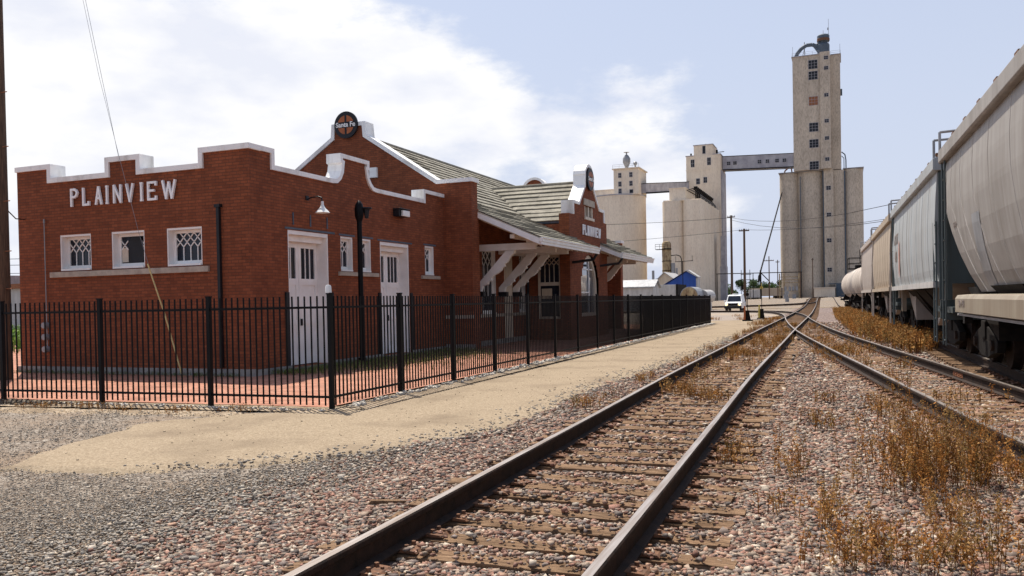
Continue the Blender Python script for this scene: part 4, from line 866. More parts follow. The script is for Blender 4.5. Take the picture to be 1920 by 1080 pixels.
# ================================================================== PLANTS
def weeds(n_st, hx, hgt, lean=.25, lf=26, ls=.016, cols=((.40, .18, .048), (.30, .13, .034), (.48, .26, .085), (.18, .08, .028), (.42, .25, .10), (.27, .17, .06)), width=.004, top_heavy=.6):
    """dry stalks: thin crossed blades with many small seed and leaf flakes up each stalk"""
    V = []; F = []; Cc = []; cols = np.array(cols); k = 0
    bx = hx(n_st)
    for i in range(n_st):
        x, y = bx[i]; h = hgt*rng.uniform(.35, 1.0)**.8; an = rng.uniform(0, 2*PI); le = abs(rng.normal(0, lean))*h; tx, ty = math.cos(an)*le, math.sin(an)*le; c = cols[rng.integers(len(cols))]*rng.uniform(.7, 1.2)
        for a in (an+.7, an+2.2):
            wx, wy = math.cos(a)*width, math.sin(a)*width
            V += [(x-wx, y-wy, 0), (x+wx, y+wy, 0), (x+tx*.4+wx, y+ty*.4+wy, h*.55), (x+tx*.4-wx, y+ty*.4-wy, h*.55), (x+tx+wx*.4, y+ty+wy*.4, h), (x+tx-wx*.4, y+ty-wy*.4, h)]
            F += [(k, k+1, k+2, k+3), (k+3, k+2, k+4, k+5)]; Cc += [c*.8]*2; k += 6
        m_ = int(lf*rng.uniform(.6, 1.3)); u_ = rng.uniform(.12, 1, m_)**top_heavy
        for q in u_:
            s = ls*rng.uniform(.5, 1.5)*(1.25-.6*q); px = x+tx*q**1.5+rng.normal(0, ls*1.1); py = y+ty*q**1.5+rng.normal(0, ls*1.1); pz = h*q+rng.normal(0, .01)
            d = rng.normal(0, 1, 3); d[2] = abs(d[2])*1.2; d /= np.linalg.norm(d); e = np.cross(d, rng.normal(0, 1, 3)); e /= np.linalg.norm(e)+1e-6; d = d*s*1.5; e = e*s*.45
            P = np.array([px, py, pz]); V += [tuple(P-e), tuple(P+d*.5+e), tuple(P+d), tuple(P+d*.5-e)]; F += [(k, k+1, k+2, k+3)]; Cc += [c*rng.uniform(.7, 1.35)]; k += 4
    return np.array(V), np.array(F), np.array(Cc)
def clump(sx, sy): return lambda n: np.stack([rng.normal(0, sx, n), rng.normal(0, sy, n)], 1)
WG = 'dry weeds growing in the ballast at right foreground'
CL = [  # x, y, stalks, spread x, y, height, label
    (.62, 7.75, 140, .22, .32, .80, 'largest dry brown weed clump, right foreground between the two tracks'),
    (.98, 8.35, 90, .17, .26, .74, 'dry weed clump just behind and right of the largest one'),
    (.48, 8.4, 16, .07, .12, 1.12, 'tall thin dry stalks rising behind the largest weed clump'),
    (-.10, 6.3, 18, .10, .10, .44, 'small dark weed tuft left of the largest clump, nearer the camera'),
    (.22, 5.55, 44, .17, .14, .36, 'dense brown weed at the bottom edge below the largest clump'),
    (.80, 5.65, 34, .16, .14, .40, 'brown weed near the bottom right corner'),
    (1.28, 8.5, 50, .30, .22, .2, 'low orange sprawling weed by the right edge'),
    (-.50, 8.0, 20, .12, .14, .55, 'thin weed with one tall spike right of the main track'),
    (-.05, 5.4, 16, .10, .1, .38, 'sparse dark stalks at the bottom right of the main rail'),
    (.75, 6.7, 30, .16, .16, .30, 'low brown weed in front of the largest clump')]
for (x, y, n_, sx, sy, h, lab) in CL:
    V, F, cc = weeds(n_, clump(sx, sy), h, lean=.34, lf=52, ls=.015, width=.0024); o = npmesh('dry_weed', V, F, MT['leaf'], cc); o.location = (x, y, -.02); tag(o, lab, 'weed', WG)
def cells(c, n, size):
    V = np.array(V)
def field(name, n_st, sampler, hgt, lf, ls, width, label=None):
    V, F, cc = weeds(n_st, sampler, hgt, lf=lf, ls=ls, width=width); o = npmesh(name, V, F, MT['leaf'], cc); o.location = (0, 0, .01); o['kind'] = 'stuff'; return o
def samp_poly(fx0, fx1, y0, y1, pw=1.):
    def f_(n):
        y = y0+(y1-y0)*rng.uniform(0, 1, n)**pw; t = rng.uniform(0, 1, n); return np.stack([fx0(y)+(fx1(y)-fx0(y))*t, y], 1)
    return f_
# dense band between crossover and train
field('dry_grass', 2600, samp_poly(lambda y: np.interp(y, [25, 28, 34, 45, 60, 90], [1.75, 1.3, .45, .0, -.5, -1.0]), lambda y: np.interp(y, [25, 28, 34, 45, 60, 90], [2.2, 2.7, 2.7, 2.4, 2.0, 1.0]), 25.5, 90), .62, 16, .05, .012)
# tufts in and beside the main track
def tufts(cs):
    cs = np.array(cs)
    def f_(n):
        k = rng.integers(0, len(cs), n); return cs[k, :2]+rng.normal(0, 1, (n, 2))*cs[k, 2:3]
    return f_
t1 = [(c1(y)+rng.uniform(-.55, .6), y, rng.uniform(.05, .22)) for y in list(rng.uniform(13, 24, 11))+list(rng.uniform(22, 50, 44))]
field('dry_grass', 1100, tufts(t1), .26, 12, .022, .005)
t2 = [(c1(y)-1.15-rng.uniform(0, .35), y, .10) for y in rng.uniform(9, 55, 30)]+[(c1(y)+1.7+rng.uniform(0, 1.6), y, .10) for y in rng.uniform(9, 34, 22)]+[(-.3+rng.uniform(-.8, 1.2), y, .08) for y in rng.uniform(6, 13, 8)]
field('dry_grass', 850, tufts(t2), .22, 12, .020, .004)
t3 = [(np.interp(y, p2y, p2x)+rng.uniform(-.6, .6), y, .2) for y in rng.uniform(12, 48, 30)]+[(-4.6+rng.uniform(-.3, .3), y, .25) for y in rng.uniform(48, 66, 24)]+[(-8.6+rng.uniform(-1, 2), y, .2) for y in rng.uniform(61, 75, 10)]
field('dry_grass', 900, tufts(t3), .26, 12, .026, .006)
t4 = [(x, 10.75+(x+7.6)*.05-rng.uniform(.1, .7), .14) for x in rng.uniform(-15, -8.5, 20)]+[(rng.uniform(1.5, 3.2), y, .2) for y in rng.uniform(5.5, 12, 20)]
field('dry_grass', 500, tufts(t4), .12, 9, .014, .003)
GR = ((.09, .16, .03), (.16, .22, .05), (.22, .24, .08), (.30, .27, .12))
def ggrass(n, sampler, h, lf, ls, w_, cols=GR, name='green_grass'):
    V, F, cc = weeds(n, sampler, h, lf=lf, ls=ls, width=w_, cols=cols); o = npmesh(name, V, F, MT['green'], cc); o.location = (0, 0, .008); o['kind'] = 'stuff'; return o
def doorgrass(n):
    y = rng.uniform(16.4, 26, n); x = -12.9+np.abs(rng.normal(0, 1, n))*np.interp(y, [16, 18, 22, 25, 27], [.6, 1.3, 1.7, 1.2, .3]); return np.stack([x, y], 1)
ggrass(3000, doorgrass, .13, 8, .016, .004)
ggrass(400, samp_poly(lambda y: -20.6+0*y, lambda y: -13.2+0*y, 15.55, 15.9), .10, 5, .014, .004)
ggrass(2200, samp_poly(lambda y: -48+0*y, lambda y: -26+0*y, 23, 40), .9, 12, .10, .02, ((.07, .17, .02), (.12, .24, .03), (.17, .28, .06)))
# small dark brown bits scattered near the left end of the fence
n = 500; scatter('dark_scatter', rng.normal(-13.8, .55, n), rng.normal(10.55, .12, n), np.full(n, .03), rng.uniform(.01, .035, n), np.array([.10, .08, .06])*rng.uniform(.5, 2, (n, 1)), MT['stones'])

# ================================================================== FREIGHT TRAIN (local: y along the track, x across, z above rail top)
def place(root, y):
    x = float(c3(y)); a = math.atan2(-(float(c3(y+2))-float(c3(y-2))), 4.0); root.location = (x, y, .27); root.rotation_euler = (0, 0, a)
def bogie(root, y):
    m = MB()
    for sx in (-1, 1):
        x = sx*1.0; m.prism([(y-1.25, .50), (y-.9, .62), (y-.35, .74), (y+.35, .74), (y+.9, .62), (y+1.25, .50), (y+1.2, .30), (y+.8, .26), (y+.35, .16), (y-.35, .16), (y-.8, .26), (y-1.2, .30)], x-.07, x+.07, 'x')
        for k in (-.16, 0, .16): m.cyl((x, y+k, .24), (x, y+k, .62), .07, .07, 8)
    m.box(-1.1, 1.1, y-.2, y+.2, .5, .85); b = m.build('bogie', MT['darkmetal'], root, bev=.015)
    for dy in (-.88, .88):
        m = MB()
        for sx in (-1, 1):
            m.cyl((sx*.69, y+dy, .42), (sx*.82, y+dy, .42), .42, .42, 24); m.cyl((sx*.66, y+dy, .42), (sx*.69, y+dy, .42), .45, .45, 24); m.cyl((sx*.82, y+dy, .42), (sx*1.12, y+dy, .42), .10, .10, 10)
        m.cyl((-.8, y+dy, .42), (.8, y+dy, .42), .08, .08, 8); m.build('wheelset', MT['railside'], b)
def ladder(root, x, y, z0, z1, mat='teal', n=None, d=(0, .42)):
    m = MB(); dx, dy = d
    m.cyl((x, y, z0), (x, y, z1), .020, .020, 6); m.cyl((x+dx, y+dy, z0), (x+dx, y+dy, z1), .020, .020, 6); z = z0+.1
    while z < z1: m.cyl((x-.02, y, z), (x+dx+.02, y+dy, z), .014, .014, 6); z += .42
    m.build('ladder', MT[mat], root)
def loops(profile, y0, y1, ins, seams, m, out=.0):
    """car body skin: profile [(half width, z, end inset)] swept along the car"""
    zz = np.linspace(profile[0][1], profile[-1][1], 26); pz = [p[1] for p in profile]; profile = [(float(np.interp(z, pz, [p[0] for p in profile])), float(z), float(np.interp(z, pz, [p[2] for p in profile]))) for z in zz]
    ts = [0]
    for t in seams: ts += [t-.0018, t-.0012, t+.0012, t+.0018]
    ts += [1]; n = len(profile); vs = []
    for t in ts:
        bulge = .007 if any(abs(abs(t-s_)-.0012) < 1e-4 for s_ in seams) else 0
        for sx in (-1, 1):
            for (w_, z, e) in profile: a = y0+e; b = y1-e; vs.append((sx*(w_+bulge), a+(b-a)*t, z))
    fs = []; N_ = 2*n
    for i in range(len(ts)-1):
        for s in (0, 1):
            for j in range(n-1): a = i*N_+s*n+j; fs.append((a, a+1, a+1+N_, a+N_))
    for i in (0, len(ts)-1):
        for j in range(n-1): a = i*N_+j; fs.append((a, a+1, a+1+n, a+n))
    m.add(vs, fs)
def hopper(y0, y1, label, body, kind, endmat='teal', marks=None):
    yc = (y0+y1)/2; Lc = (y1-y0)/2; root = thing('hopper_car', label, 'rail car', (0, 0, 0), 'hopper cars of the parked freight train'); ORG[root.name] = Vector((0, 0, 0))
    m = MB()
    if kind == 'round':
        prof = [(1.20, 1.40, 2.3), (1.33, 1.75, 1.9), (1.43, 2.15, 1.45), (1.50, 2.6, .95), (1.545, 3.1, .42), (1.55, 3.55, .30), (1.53, 3.95, .30), (1.50, 4.14, .30)]
        seams = [.055, .125, .21, .30, .40, .5, .6, .70, .79, .875, .945]
    else:
        prof = [(1.50, 1.64, .25), (1.55, 1.9, .22), (1.58, 2.4, .2), (1.585, 3.0, .2), (1.56, 3.6, .2), (1.52, 4.14, .2)]; seams = [i/9 for i in range(1, 9)]
    loops(prof, -Lc, Lc, 0, seams, m); bd = m.build('body', MT[body], root)
    m = MB(); m.prism([(-1.60, 4.13), (-1.63, 4.16), (-1.63, 4.40), (-1.2, 4.52), (0, 4.60), (1.2, 4.52), (1.63, 4.40), (1.63, 4.16), (1.60, 4.13)], -Lc, Lc, 'y'); m.build('roof', MT[body], root, bev=.01)
    m = MB()
    for sx in (-1, 1):
        q0, q1 = sorted((sx*.9, sx*1.42)); m.box(q0, q1, -Lc+.25, Lc-.05, 4.56, 4.59); m.box(min(sx*1.40, sx*1.43), max(sx*1.40, sx*1.43), -Lc+.25, Lc-.05, 4.55, 4.60)
        k = -Lc+.4
        while k < Lc: m.box(sx*1.2-.20, sx*1.2+.22, k-.03, k+.03, 4.42, 4.558); m.box(sx*1.40-.06, sx*1.40+.06, k+.5, k+.75, 4.60, 4.65); k += 1.5
    m.build('running_board', MT['plate'], root)
    k = -Lc+1.1
    for i in range(6):
        yy_ = -Lc+1.4+(2*Lc-2.8)*i/5; m = MB(); m.cyl((0, yy_, 4.58), (0, yy_, 4.80), .45, .43, 18); m.cyl((0, yy_, 4.80), (0, yy_, 4.86), .49, .40, 18); m.build('hatch', MT[body], root)
    # side sill
    m = MB()
    if kind == 'round':
        for sx in (-1, 1): m.prism([(sx*1.34, 1.08), (sx*1.60, 1.02), (sx*1.60, 1.28), (sx*1.56, 1.345), (sx*1.34, 1.36)], -Lc+2.0, Lc-2.0, 'y')
        m.build('side_sill', MT['sill'], root, bev=.012)
        m = MB()
        for sx in (-1, 1): m.box(sx*1.50-.05, sx*1.50+.05, -Lc+1.9, Lc-1.9, .96, 1.0)
        m.build('pipe_run', MT['grey_metal'], root)
    else:
        for sx in (-1, 1): m.box(min(sx*1.50, sx*1.63), max(sx*1.50, sx*1.63), -Lc+.2, Lc-.2, 1.52, 1.66)
        m.build('side_sill', MT['white_metal' if kind == 'flat' else body], root)
    # slope sheets, bays, centre sill and ends
    for s in (-1, 1):
        m = MB(); a = s*(Lc-.35); b_ = s*(Lc-3.6); m.prism([(a, 1.75 if kind != 'round' else 1.5), (b_, .55), (b_, .75), (b_+s*.2, 1.75 if kind != 'round' else 1.5)], -1.15, 1.15, 'x')
        m.build('slope_sheet', MT['car_d'] if kind != 'round' else MT['darkmetal'], root)
    for t in (-.33, 0, .33):
        c_ = t*2*Lc*.62; m = MB(); v = [(-1.3, c_-1.2, 1.5), (1.3, c_-1.2, 1.5), (1.3, c_+1.2, 1.5), (-1.3, c_+1.2, 1.5), (-.5, c_-.35, .45), (.5, c_-.35, .45), (.5, c_+.35, .45), (-.5, c_+.35, .45)]
        m.add(v, [(0, 1, 5, 4), (1, 2, 6, 5), (2, 3, 7, 6), (3, 0, 4, 7), (4, 5, 6, 7), (0, 1, 2, 3)]); m.box(-.55, .55, c_-.4, c_+.4, .28, .448); m.build('discharge_bay', MT['darkmetal'], root)
    m = MB(); m.box(-.3, .3, -Lc+.05, Lc-.05, .78, 1.12); m.build('centre_sill', MT['darkmetal'], root)
    for s in (-1, 1):
        e = s*Lc; m = MB(); q0, q1 = sorted((e-s*.9, e)); m.box(-1.5, 1.5, q0, q1, .98, 1.10); m.box(-1.5, 1.5, min(e, e-s*.12), max(e, e-s*.12), .82, 1.24); m.build('end_platform', MT[endmat], root)
        for sx in (-1, 1):
            m = MB(); m.box(sx*1.46-.05, sx*1.46+.05, e-s*.16-.06, e-s*.16+.06, 1.25, 4.12); m.box(sx*.75-.05, sx*.75+.05, e-s*.2-.05, e-s*.2+.05, 1.25, 4.12); m.build('end_post', MT[endmat], root)
            ladder(root, sx*1.57, e-s*.10-(.42 if s > 0 else 0), .30, 4.3 if s > 0 else 3.0, 'teal' if endmat == 'teal' else 'car_d')
            m = MB(); m.box(sx*1.35-.07, sx*1.35+.07, e-s*1.75-.1, e-s*1.75+.1, .80, 1.62 if kind != 'round' else 1.05); m.build('bolster_post', MT['sill'] if kind == 'flat' else MT['darkmetal'], root)
        m = MB(); m.cyl((0, e, .88), (0, e+s*.40, .88), .11, .11, 8); m.box(-.14, .14, min(e+s*.28, e+s*.5), max(e+s*.28, e+s*.5), .74, 1.02); m.build('coupler', MT['darkmetal'], root)
        if kind == 'round': m = MB(); m.prism([(e-s*.36, 4.1), (e-s*.36, 3.1), (e-s*2.35, 1.42), (e-s*2.30, 1.42), (e-s*.30, 3.1), (e-s*.30, 4.1)], -1.2, 1.2, 'x'); m.build('end_sheet', MT[endmat], root)
        else: m = MB(); m.box(-1.46, 1.46, min(e-s*.14, e-s*.24), max(e-s*.14, e-s*.24), 1.6, 4.12); m.build('end_sheet', MT[endmat], root)
        # bent grab rail standing at the roof end
        for sx in (-1,):
            m = MB(); m.path([(sx*1.60, e-s*.05, 4.30), (sx*1.60, e-s*.05, 4.80), (sx*1.0, e-s*.05, 4.82), (sx*1.0, e-s*.05, 4.6)], .028, 8); m.build('grab_rail', MT['grey_metal'], root)
        bogie(root, s*(Lc-1.75))
    if marks:
        for (txt, yy_, zz, sz, wd, mt, sk) in marks:
            me = textmesh(txt, sz, .004, sz*.02)
            for v in me.vertices:
                zl = zz+v.co.y; ws = np.interp(zl, [p[1] for p in prof], [p[0] for p in prof]) if zl > 1.38 else 1.60
                v.co = Vector((-ws-.010-v.co.z, yy_-v.co.x*wd, zl))
            me.materials.clear(); me.materials.append(MT[mt]); o = bpy.data.objects.new('stencil_marking', me); C.objects.link(o); o.parent = root
    place(root, yc); return root, prof, Lc
def ring_mark(root, prof, yy_, zz, R, mt, th=.06, wd=1.):
    m = MB(); n = 28
    for i in range(n):
        q = [(2*PI*i/n, R), (2*PI*(i+1)/n, R), (2*PI*(i+1)/n, R-th), (2*PI*i/n, R-th)]; v = []
        for (a, r_) in q:
            z = zz+r_*math.sin(a); w_ = float(np.interp(z, [p[1] for p in prof], [p[0] for p in prof])); v.append((-w_-.012, yy_+r_*wd*math.cos(a), z))
        m.add(v, [(0, 1, 2, 3)])
    m.build('emblem', MT[mt], root)
def patch(root, prof, y0, y1, z0, z1, mt, name='painted_patch', off=.009):
    m = MB(); n = 8
    for i in range(n):
        a = z0+(z1-z0)*i/n; b = z0+(z1-z0)*(i+1)/n; wa, wb = (float(np.interp(z, [p[1] for p in prof], [p[0] for p in prof])) for z in (a, b))
        m.add([(-wa-off, y0, a), (-wa-off, y1, a), (-wb-off, y1, b), (-wb-off, y0, b)], [(0, 1, 2, 3)])
    m.build(name, MT[mt], root)
ra, pa, La = hopper(3.1, 19.9, 'nearest grey hopper car with rounded sides and cream sill, cut by the right edge', 'car_a', 'round', marks=[('SRN 7871', 5.55, 1.19, .17, 1.0, 'mark', 0), ('86 114', 6.9, 2.72, .16, .9, 'mark', 0)])
ring_mark(ra, pa, -.10, 2.22, .40, 'markred', .07); patch(ra, pa, -1.9, -.62, 2.55, 2.63, 'mark', 'stencil_marking'); patch(ra, pa, -1.6, -.75, 2.30, 2.38, 'mark', 'stencil_marking'); patch(ra, pa, -1.6, -.75, 2.0, 2.10, 'mark', 'stencil_marking')
patch(ra, pa, 4.25, 5.0, 1.42, 2.75, 'grey_metal')
rb, pb, Lb = hopper(20.8, 33.4, 'pale blue grey hopper car with white sill, second from the right', 'car_b', 'flat', marks=[('MCHX', 4.5, 3.25, .50, 1.0, 'mark', 0), ('4631', 4.5, 2.65, .50, 1.0, 'mark', 0)])
m = MB(); ell = [(3.2+.20*math.cos(a), 2.55+.62*math.sin(a)) for a in np.linspace(0, 2*PI, 24, endpoint=False)]
m.add([(-1.60, y, z) for y, z in ell], [tuple(range(24))]); m.build('emblem', MT['markred'], rb)
hopper(34.4, 46.4, 'beige hopper car between the pale car and the dull grey one', 'car_c', 'plain', 'darkmetal')
hopper(47.4, 58.6, 'dull grey hopper car next to the tank car', 'car_d', 'plain', 'darkmetal')
def tankcar(y0, y1, label):
    Lc = (y1-y0)/2; root = thing('tank_car', label, 'tank car'); R = 1.42; zc = 2.42
    m = MB(); prof = [(0, -Lc+.75), (.6, -Lc+.78), (1.1, -Lc+.95), (1.35, -Lc+1.2), (R, -Lc+1.5), (R, Lc-1.5), (1.35, Lc-1.2), (1.1, Lc-.95), (.6, Lc-.78), (0, Lc-.75)]
    vs = []; n = 28
    for i in range(n):
        a = 2*PI*i/n
        for (r_, y) in prof: vs.append((r_*math.cos(a), y, zc+r_*math.sin(a)))
    k = len(prof); m.add(vs, [(i*k+j, ((i+1) % n)*k+j, ((i+1) % n)*k+j+1, i*k+j+1) for i in range(n) for j in range(k-1)]); m.build('tank', MT['tank'], root, smooth=True)
    m = MB()
    for y in (-Lc+2.4, -1.2, 1.2, Lc-2.4): m.cyl((0, y-.06, zc), (0, y+.06, zc), R+.015, R+.015, 28, cap=False)
    m.build('band', MT['darkmetal'], root)
    m = MB(); m.cyl((0, 0, zc+R-.1), (0, 0, zc+R+.35), .5, .5, 18); m.build('manway', MT['darkmetal'], root)
    m = MB(); m.box(-1.1, 1.1, -1.2, 1.2, zc+R-.02, zc+R+.04)
    for sx in (-1, 1):
        for sy in (-1, 1): m.cyl((sx*1.05, sy*1.15, zc+R), (sx*1.05, sy*1.15, zc+R+1.0), .03, .03, 6)
    for z in (.5, 1.0):
        m.cyl((-1.05, -1.15, zc+R+z), (1.05, -1.15, zc+R+z), .03, .03, 6); m.cyl((-1.05, 1.15, zc+R+z), (1.05, 1.15, zc+R+z), .03, .03, 6)
        m.cyl((-1.05, -1.15, zc+R+z), (-1.05, 1.15, zc+R+z), .03, .03, 6); m.cyl((1.05, -1.15, zc+R+z), (1.05, 1.15, zc+R+z), .03, .03, 6)
    m.build('railing', MT['darkmetal'], root)
    m = MB(); m.box(-.35, .35, -Lc+.1, Lc-.1, .78, 1.05); m.box(-1.45, 1.45, -Lc+.1, -Lc+.7, .9, 1.05); m.box(-1.45, 1.45, Lc-.7, Lc-.1, .9, 1.05)
    for s in (-1, 1): m.cyl((s*1.4, -Lc+.3, 1.5), (s*1.4, Lc-.3, 1.5), .03, .03, 6); m.prism([(-1.3, 1.05), (1.3, 1.05), (1.0, 1.7), (-1.0, 1.7)], s*(Lc-2)-.2, s*(Lc-2)+.2, 'y')
    m.build('frame', MT['darkmetal'], root)
    for s in (-1, 1): bogie(root, s*(Lc-1.9))
    place(root, (y0+y1)/2); return root
tankcar(60.0, 75.5, 'dirty white tank car with dark bands at the far end of the train'); tankcar(76.5, 92, 'furthest tank car, mostly hidden behind the banded one')

# ================================================================== GRAIN ELEVATORS
def winpart(root, x0, x1, y, z0, z1, n=3, mat='glass_far'):
    """window on a face looking toward -y: frame with bars, recessed pane"""
    m = MB(); t = .10
    m.box(x0-t, x1+t, y-.06, y+.0, z0-t, z0); m.box(x0-t, x1+t, y-.06, y, z1, z1+t); m.box(x0-t, x0, y-.06, y, z0, z1); m.box(x1, x1+t, y-.06, y, z0, z1)
    for i in range(1, n): a = x0+(x1-x0)*i/n; m.box(a-.035, a+.035, y-.05, y-.012, z0, z1); c_ = z0+(z1-z0)*i/n; m.box(x0, x1, y-.045, y-.014, c_-.035, c_+.035)
    f_ = m.build('window', MT['conveyor'], root)
    m = MB(); m.add([(x0, y-.01, z0), (x1, y-.01, z0), (x1, y-.01, z1), (x0, y-.01, z1)], [(0, 1, 2, 3)]); m.build('pane', MT[mat], f_)
def vcyl(m, x, y, r, z0, z1, n=40): m.cyl((x, y, z0), (x, y, z1), r, r, n)
def railing(root, pts, z, h=1.1, mat='grey_metal'):
    m = MB()
    for (a, b) in zip(pts[:-1], pts[1:]):
        a = Vector((*a, z)); b = Vector((*b, z)); n = max(1, int((b-a).length/2)); u_ = Vector((0, 0, 1))
        for k in (.5, 1): m.cyl(tuple(a+u_*h*k), tuple(b+u_*h*k), .035, .035, 5)
        for i in range(n+1): p = a+(b-a)*i/n; m.cyl(tuple(p), tuple(p+u_*h), .035, .035, 5)
    m.build('railing', MT[mat], root)
el = thing('grain_elevator', 'tallest concrete grain elevator with a windowed tower over ribbed silos', 'grain elevator', (-6, 292, 1))
for (x, y, r_, z1) in ((-16.5, 293.2, 3.0, 42.4), (-9.8, 294.6, 4.6, 42.5), (3.1, 294.2, 3.2, 42.6)):
    m = MB(); vcyl(m, x, y, r_, .8, z1, 56); m.build('silo', MT['conc'], el, smooth=True)
for (x, y, r_) in ((-16.2, 300, 3.3), (-9.8, 303, 4.6), (2.8, 301, 3.2), (-16.2, 307, 3.3), (2.8, 308, 3.2)):
    m = MB(); vcyl(m, x, y, r_, .8, 42.2, 40); m.build('silo', MT['conc'], el, smooth=True)
m = MB(); m.box(-5.6, -2.7, 289.6, 296, .8, 42.8); m.build('stair_shaft', MT['conc'], el)
m = MB(); m.box(-2.69, .6, 291.2, 300, .8, 42.5); m.build('infill_wall', MT['conc'], el)
m = MB(); m.box(-13.8, -5.61, 293, 300, .8, 42.3); m.build('infill_wall', MT['conc'], el)
m = MB(); m.box(-19.7, -5.7, 290.3, 310, 42.55, 42.75); m.box(.2, 6.5, 291.1, 310, 42.75, 42.95); m.build('roof_edge', MT['conveyor'], el)
m = MB(); m.box(-14.7, -6.3, 288.6, 302, 42.8, 79.8); m.build('tower', MT['conc'], el)
m = MB(); m.box(-6.29, -3.2, 288.0, 302, 42.81, 80.4); m.build('stair_tower', MT['conc'], el)
m = MB(); m.box(-3.19, -.2, 291.5, 302, 42.8, 79.9); m.build('tower', MT['conc'], el)
m = MB(); m.box(-15.0, -6.3, 288.3, 302.3, 79.8, 80.05); m.box(-3.1, .1, 291.2, 302.3, 79.9, 80.15); m.build('roof_edge', MT['conveyor'], el)
for (a, b, c_) in ((116, 132, 'glass_far'), (137, 152, 'glass_far'), (184, 200, 'rust'), (233, 249, 'glass_far'), (264, 279, 'glass_far'), (305, 320, 'glass_far')):
    winpart(el, -9.75, -7.05, 288.6, 79.6-(b-108)*.1735, 79.6-(a-108)*.1735, 3, c_)
for a in (112, 131, 181, 229, 261, 300): winpart(el, -5.0, -3.8, 288.0, 79.6-(a+6-108)*.1735, 79.6-(a-108)*.1735, 2)
for a in (352, 402, 450, 505): winpart(el, -4.8, -3.5, 289.6, 79.6-(a+7-108)*.1735, 79.6-(a-108)*.1735, 2)
m = MB(); m.box(-5.98, -5.62, 289.9, 290.4, 2, 42.4); m.box(-12.95, -12.7, 289.5, 290.2, 1, 41); m.cyl((.75, 291.0, 1), (.75, 291.0, 42), .22, .22, 8); m.build('downpipe', MT['slate'], el)
m = MB(); m.path([(-13.9, 291, 80.1), (-13.2, 291, 81.6), (-12.0, 291, 83.0), (-10.4, 291, 83.9), (-8.6, 291, 83.9), (-7.2, 291, 83.2), (-5.9, 291, 82.4)], .62, 14); m.path([(-6.2, 291, 84.2), (-7.8, 291, 83.2), (-6.4, 291, 81)], .5, 10); m.build('duct', MT['slate'], el, smooth=True)
m = MB(); m.lathe((-5.2, 291.5, 80.4), [(1.9, 0), (1.9, 3.0), (1.2, 3.8), (1.25, 4.0), (1.9, 4.4), (1.9, 6.0), (1.4, 6.4), (.001, 6.6)], 20); m.build('dust_collector', MT['slate'], el, smooth=True)
m = MB(); m.lathe((-5.2, 291.5, 84.6), [(1.95, 0), (1.98, .8), (1.2, 1.7), (.001, 1.75)], 20); m.cyl((-5.2, 291.5, 86), (-5.2, 291.5, 88.3), .07, .05, 6); m.build('cap', MT['plate'], el)
m = MB(); m.cyl((-3.6, 293, 80), (-3.6, 293, 92.2), .09, .05, 8); m.box(-3.95, -3.6, 292.9, 293.1, 88.6, 89.4); m.box(-4.0, -3.6, 292.9, 293.1, 87.0, 87.4); m.cyl((-11.0, 291, 80), (-11.0, 291, 85.0), .13, .13, 6); m.cyl((-11.7, 291, 80), (-11.0, 291, 83), .1, .1, 6); m.build('mast', MT['grey_metal'], el)
m = MB(); m.cyl((-14.6, 289, 80), (-14.6, 289, 83.4), .05, .05, 6); m.cyl((-.2, 292, 80), (-.2, 292, 83.4), .05, .05, 6); m.build('lightning_rod', MT['grey_metal'], el)
railing(el, [(-14.8, 288.6), (-6.4, 288.6)], 80.05); railing(el, [(-3.0, 291.5), (-.1, 291.5), (-.1, 302)], 80.15)
m = MB(); m.box(-.2, .35, 293, 294, 67.0, 69.0); m.build('vent_hood', MT['slate'], el)
m = MB(); m.path([(-.1, 293, 48.5), (.9, 293, 47.6), (1.2, 293, 45.8), (1.2, 293, 42.9)], .18, 6); m.path([(-.1, 293, 47.2), (.6, 293, 46.4), (.6, 293, 42.9)], .12, 6); m.build('spout', MT['slate'], el)
m = MB(); m.box(-8.7, -2.5, 280.5, 289, gh(-5, 285)-.3, 4.1); m.box(-8.9, -2.3, 280.3, 289, 4.1, 4.35); o = m.build('loading_shed', MT['conc2'], org=(-5.6, 285, 1.1)); tag(o, 'low pale loading shed at the foot of the tallest elevator', 'shed')
m = MB(); m.box(-2.2, .6, 284, 284.2, 1, 5.4); m.box(-2.2, -1.9, 284.2, 289, 1, 5.4); m.box(.3, .6, 284.2, 289, 1, 5.4); m.box(-4.5, .6, 284, 289, 5.401, 5.6); o = m.build('steel_portal', MT['slate'], org=(-1, 286, 1.1)); tag(o, 'blue grey steel portal right of the low loading shed', 'portal')
# middle elevator
e2 = thing('grain_elevator', 'middle grain elevator, fluted silo block with a stepped headhouse behind it', 'grain elevator', (-42, 260, 0))
for j in range(6):
    for i in range(2):
        m = MB(); vcyl(m, -46.4+i*5.9, 246.2+j*6.2, 3.15, 0, 30.2, 40); m.build('silo', MT['conc2'], e2, smooth=True)
m = MB(); m.box(-48.9, -38.0, 244, 280, 30.21, 30.5); m.build('roof_slab', MT['conc2'], e2)
m = MB(); m.box(-47.2, -42.6, 244.6, 281, 30.5, 33.9); m.box(-47.4, -42.4, 244.4, 281, 33.9, 34.1); m.build('gallery', MT['conc2'], e2)
m = MB(); m.box(-48.6, -37.4, 282, 294, 0, 44.4); m.box(-48.7, -37.3, 281.9, 294.1, 44.4, 44.75); m.box(-48.6, -37.4, 282, 294, 44.75, 49.2); m.box(-46.1, -39.9, 282.6, 292, 49.2, 52.7); m.build('headhouse', MT['conc2'], e2)
m = MB(); m.box(-48.8, -46.1, 281.8, 294.2, 49.2, 49.45); m.box(-39.9, -37.2, 281.8, 294.2, 49.2, 49.45); m.box(-46.3, -39.7, 282.4, 292.2, 52.7, 52.95); m.box(-37.4, -37.05, 283, 293, 0, 44); m.build('roof_edge', MT['conveyor'], e2)
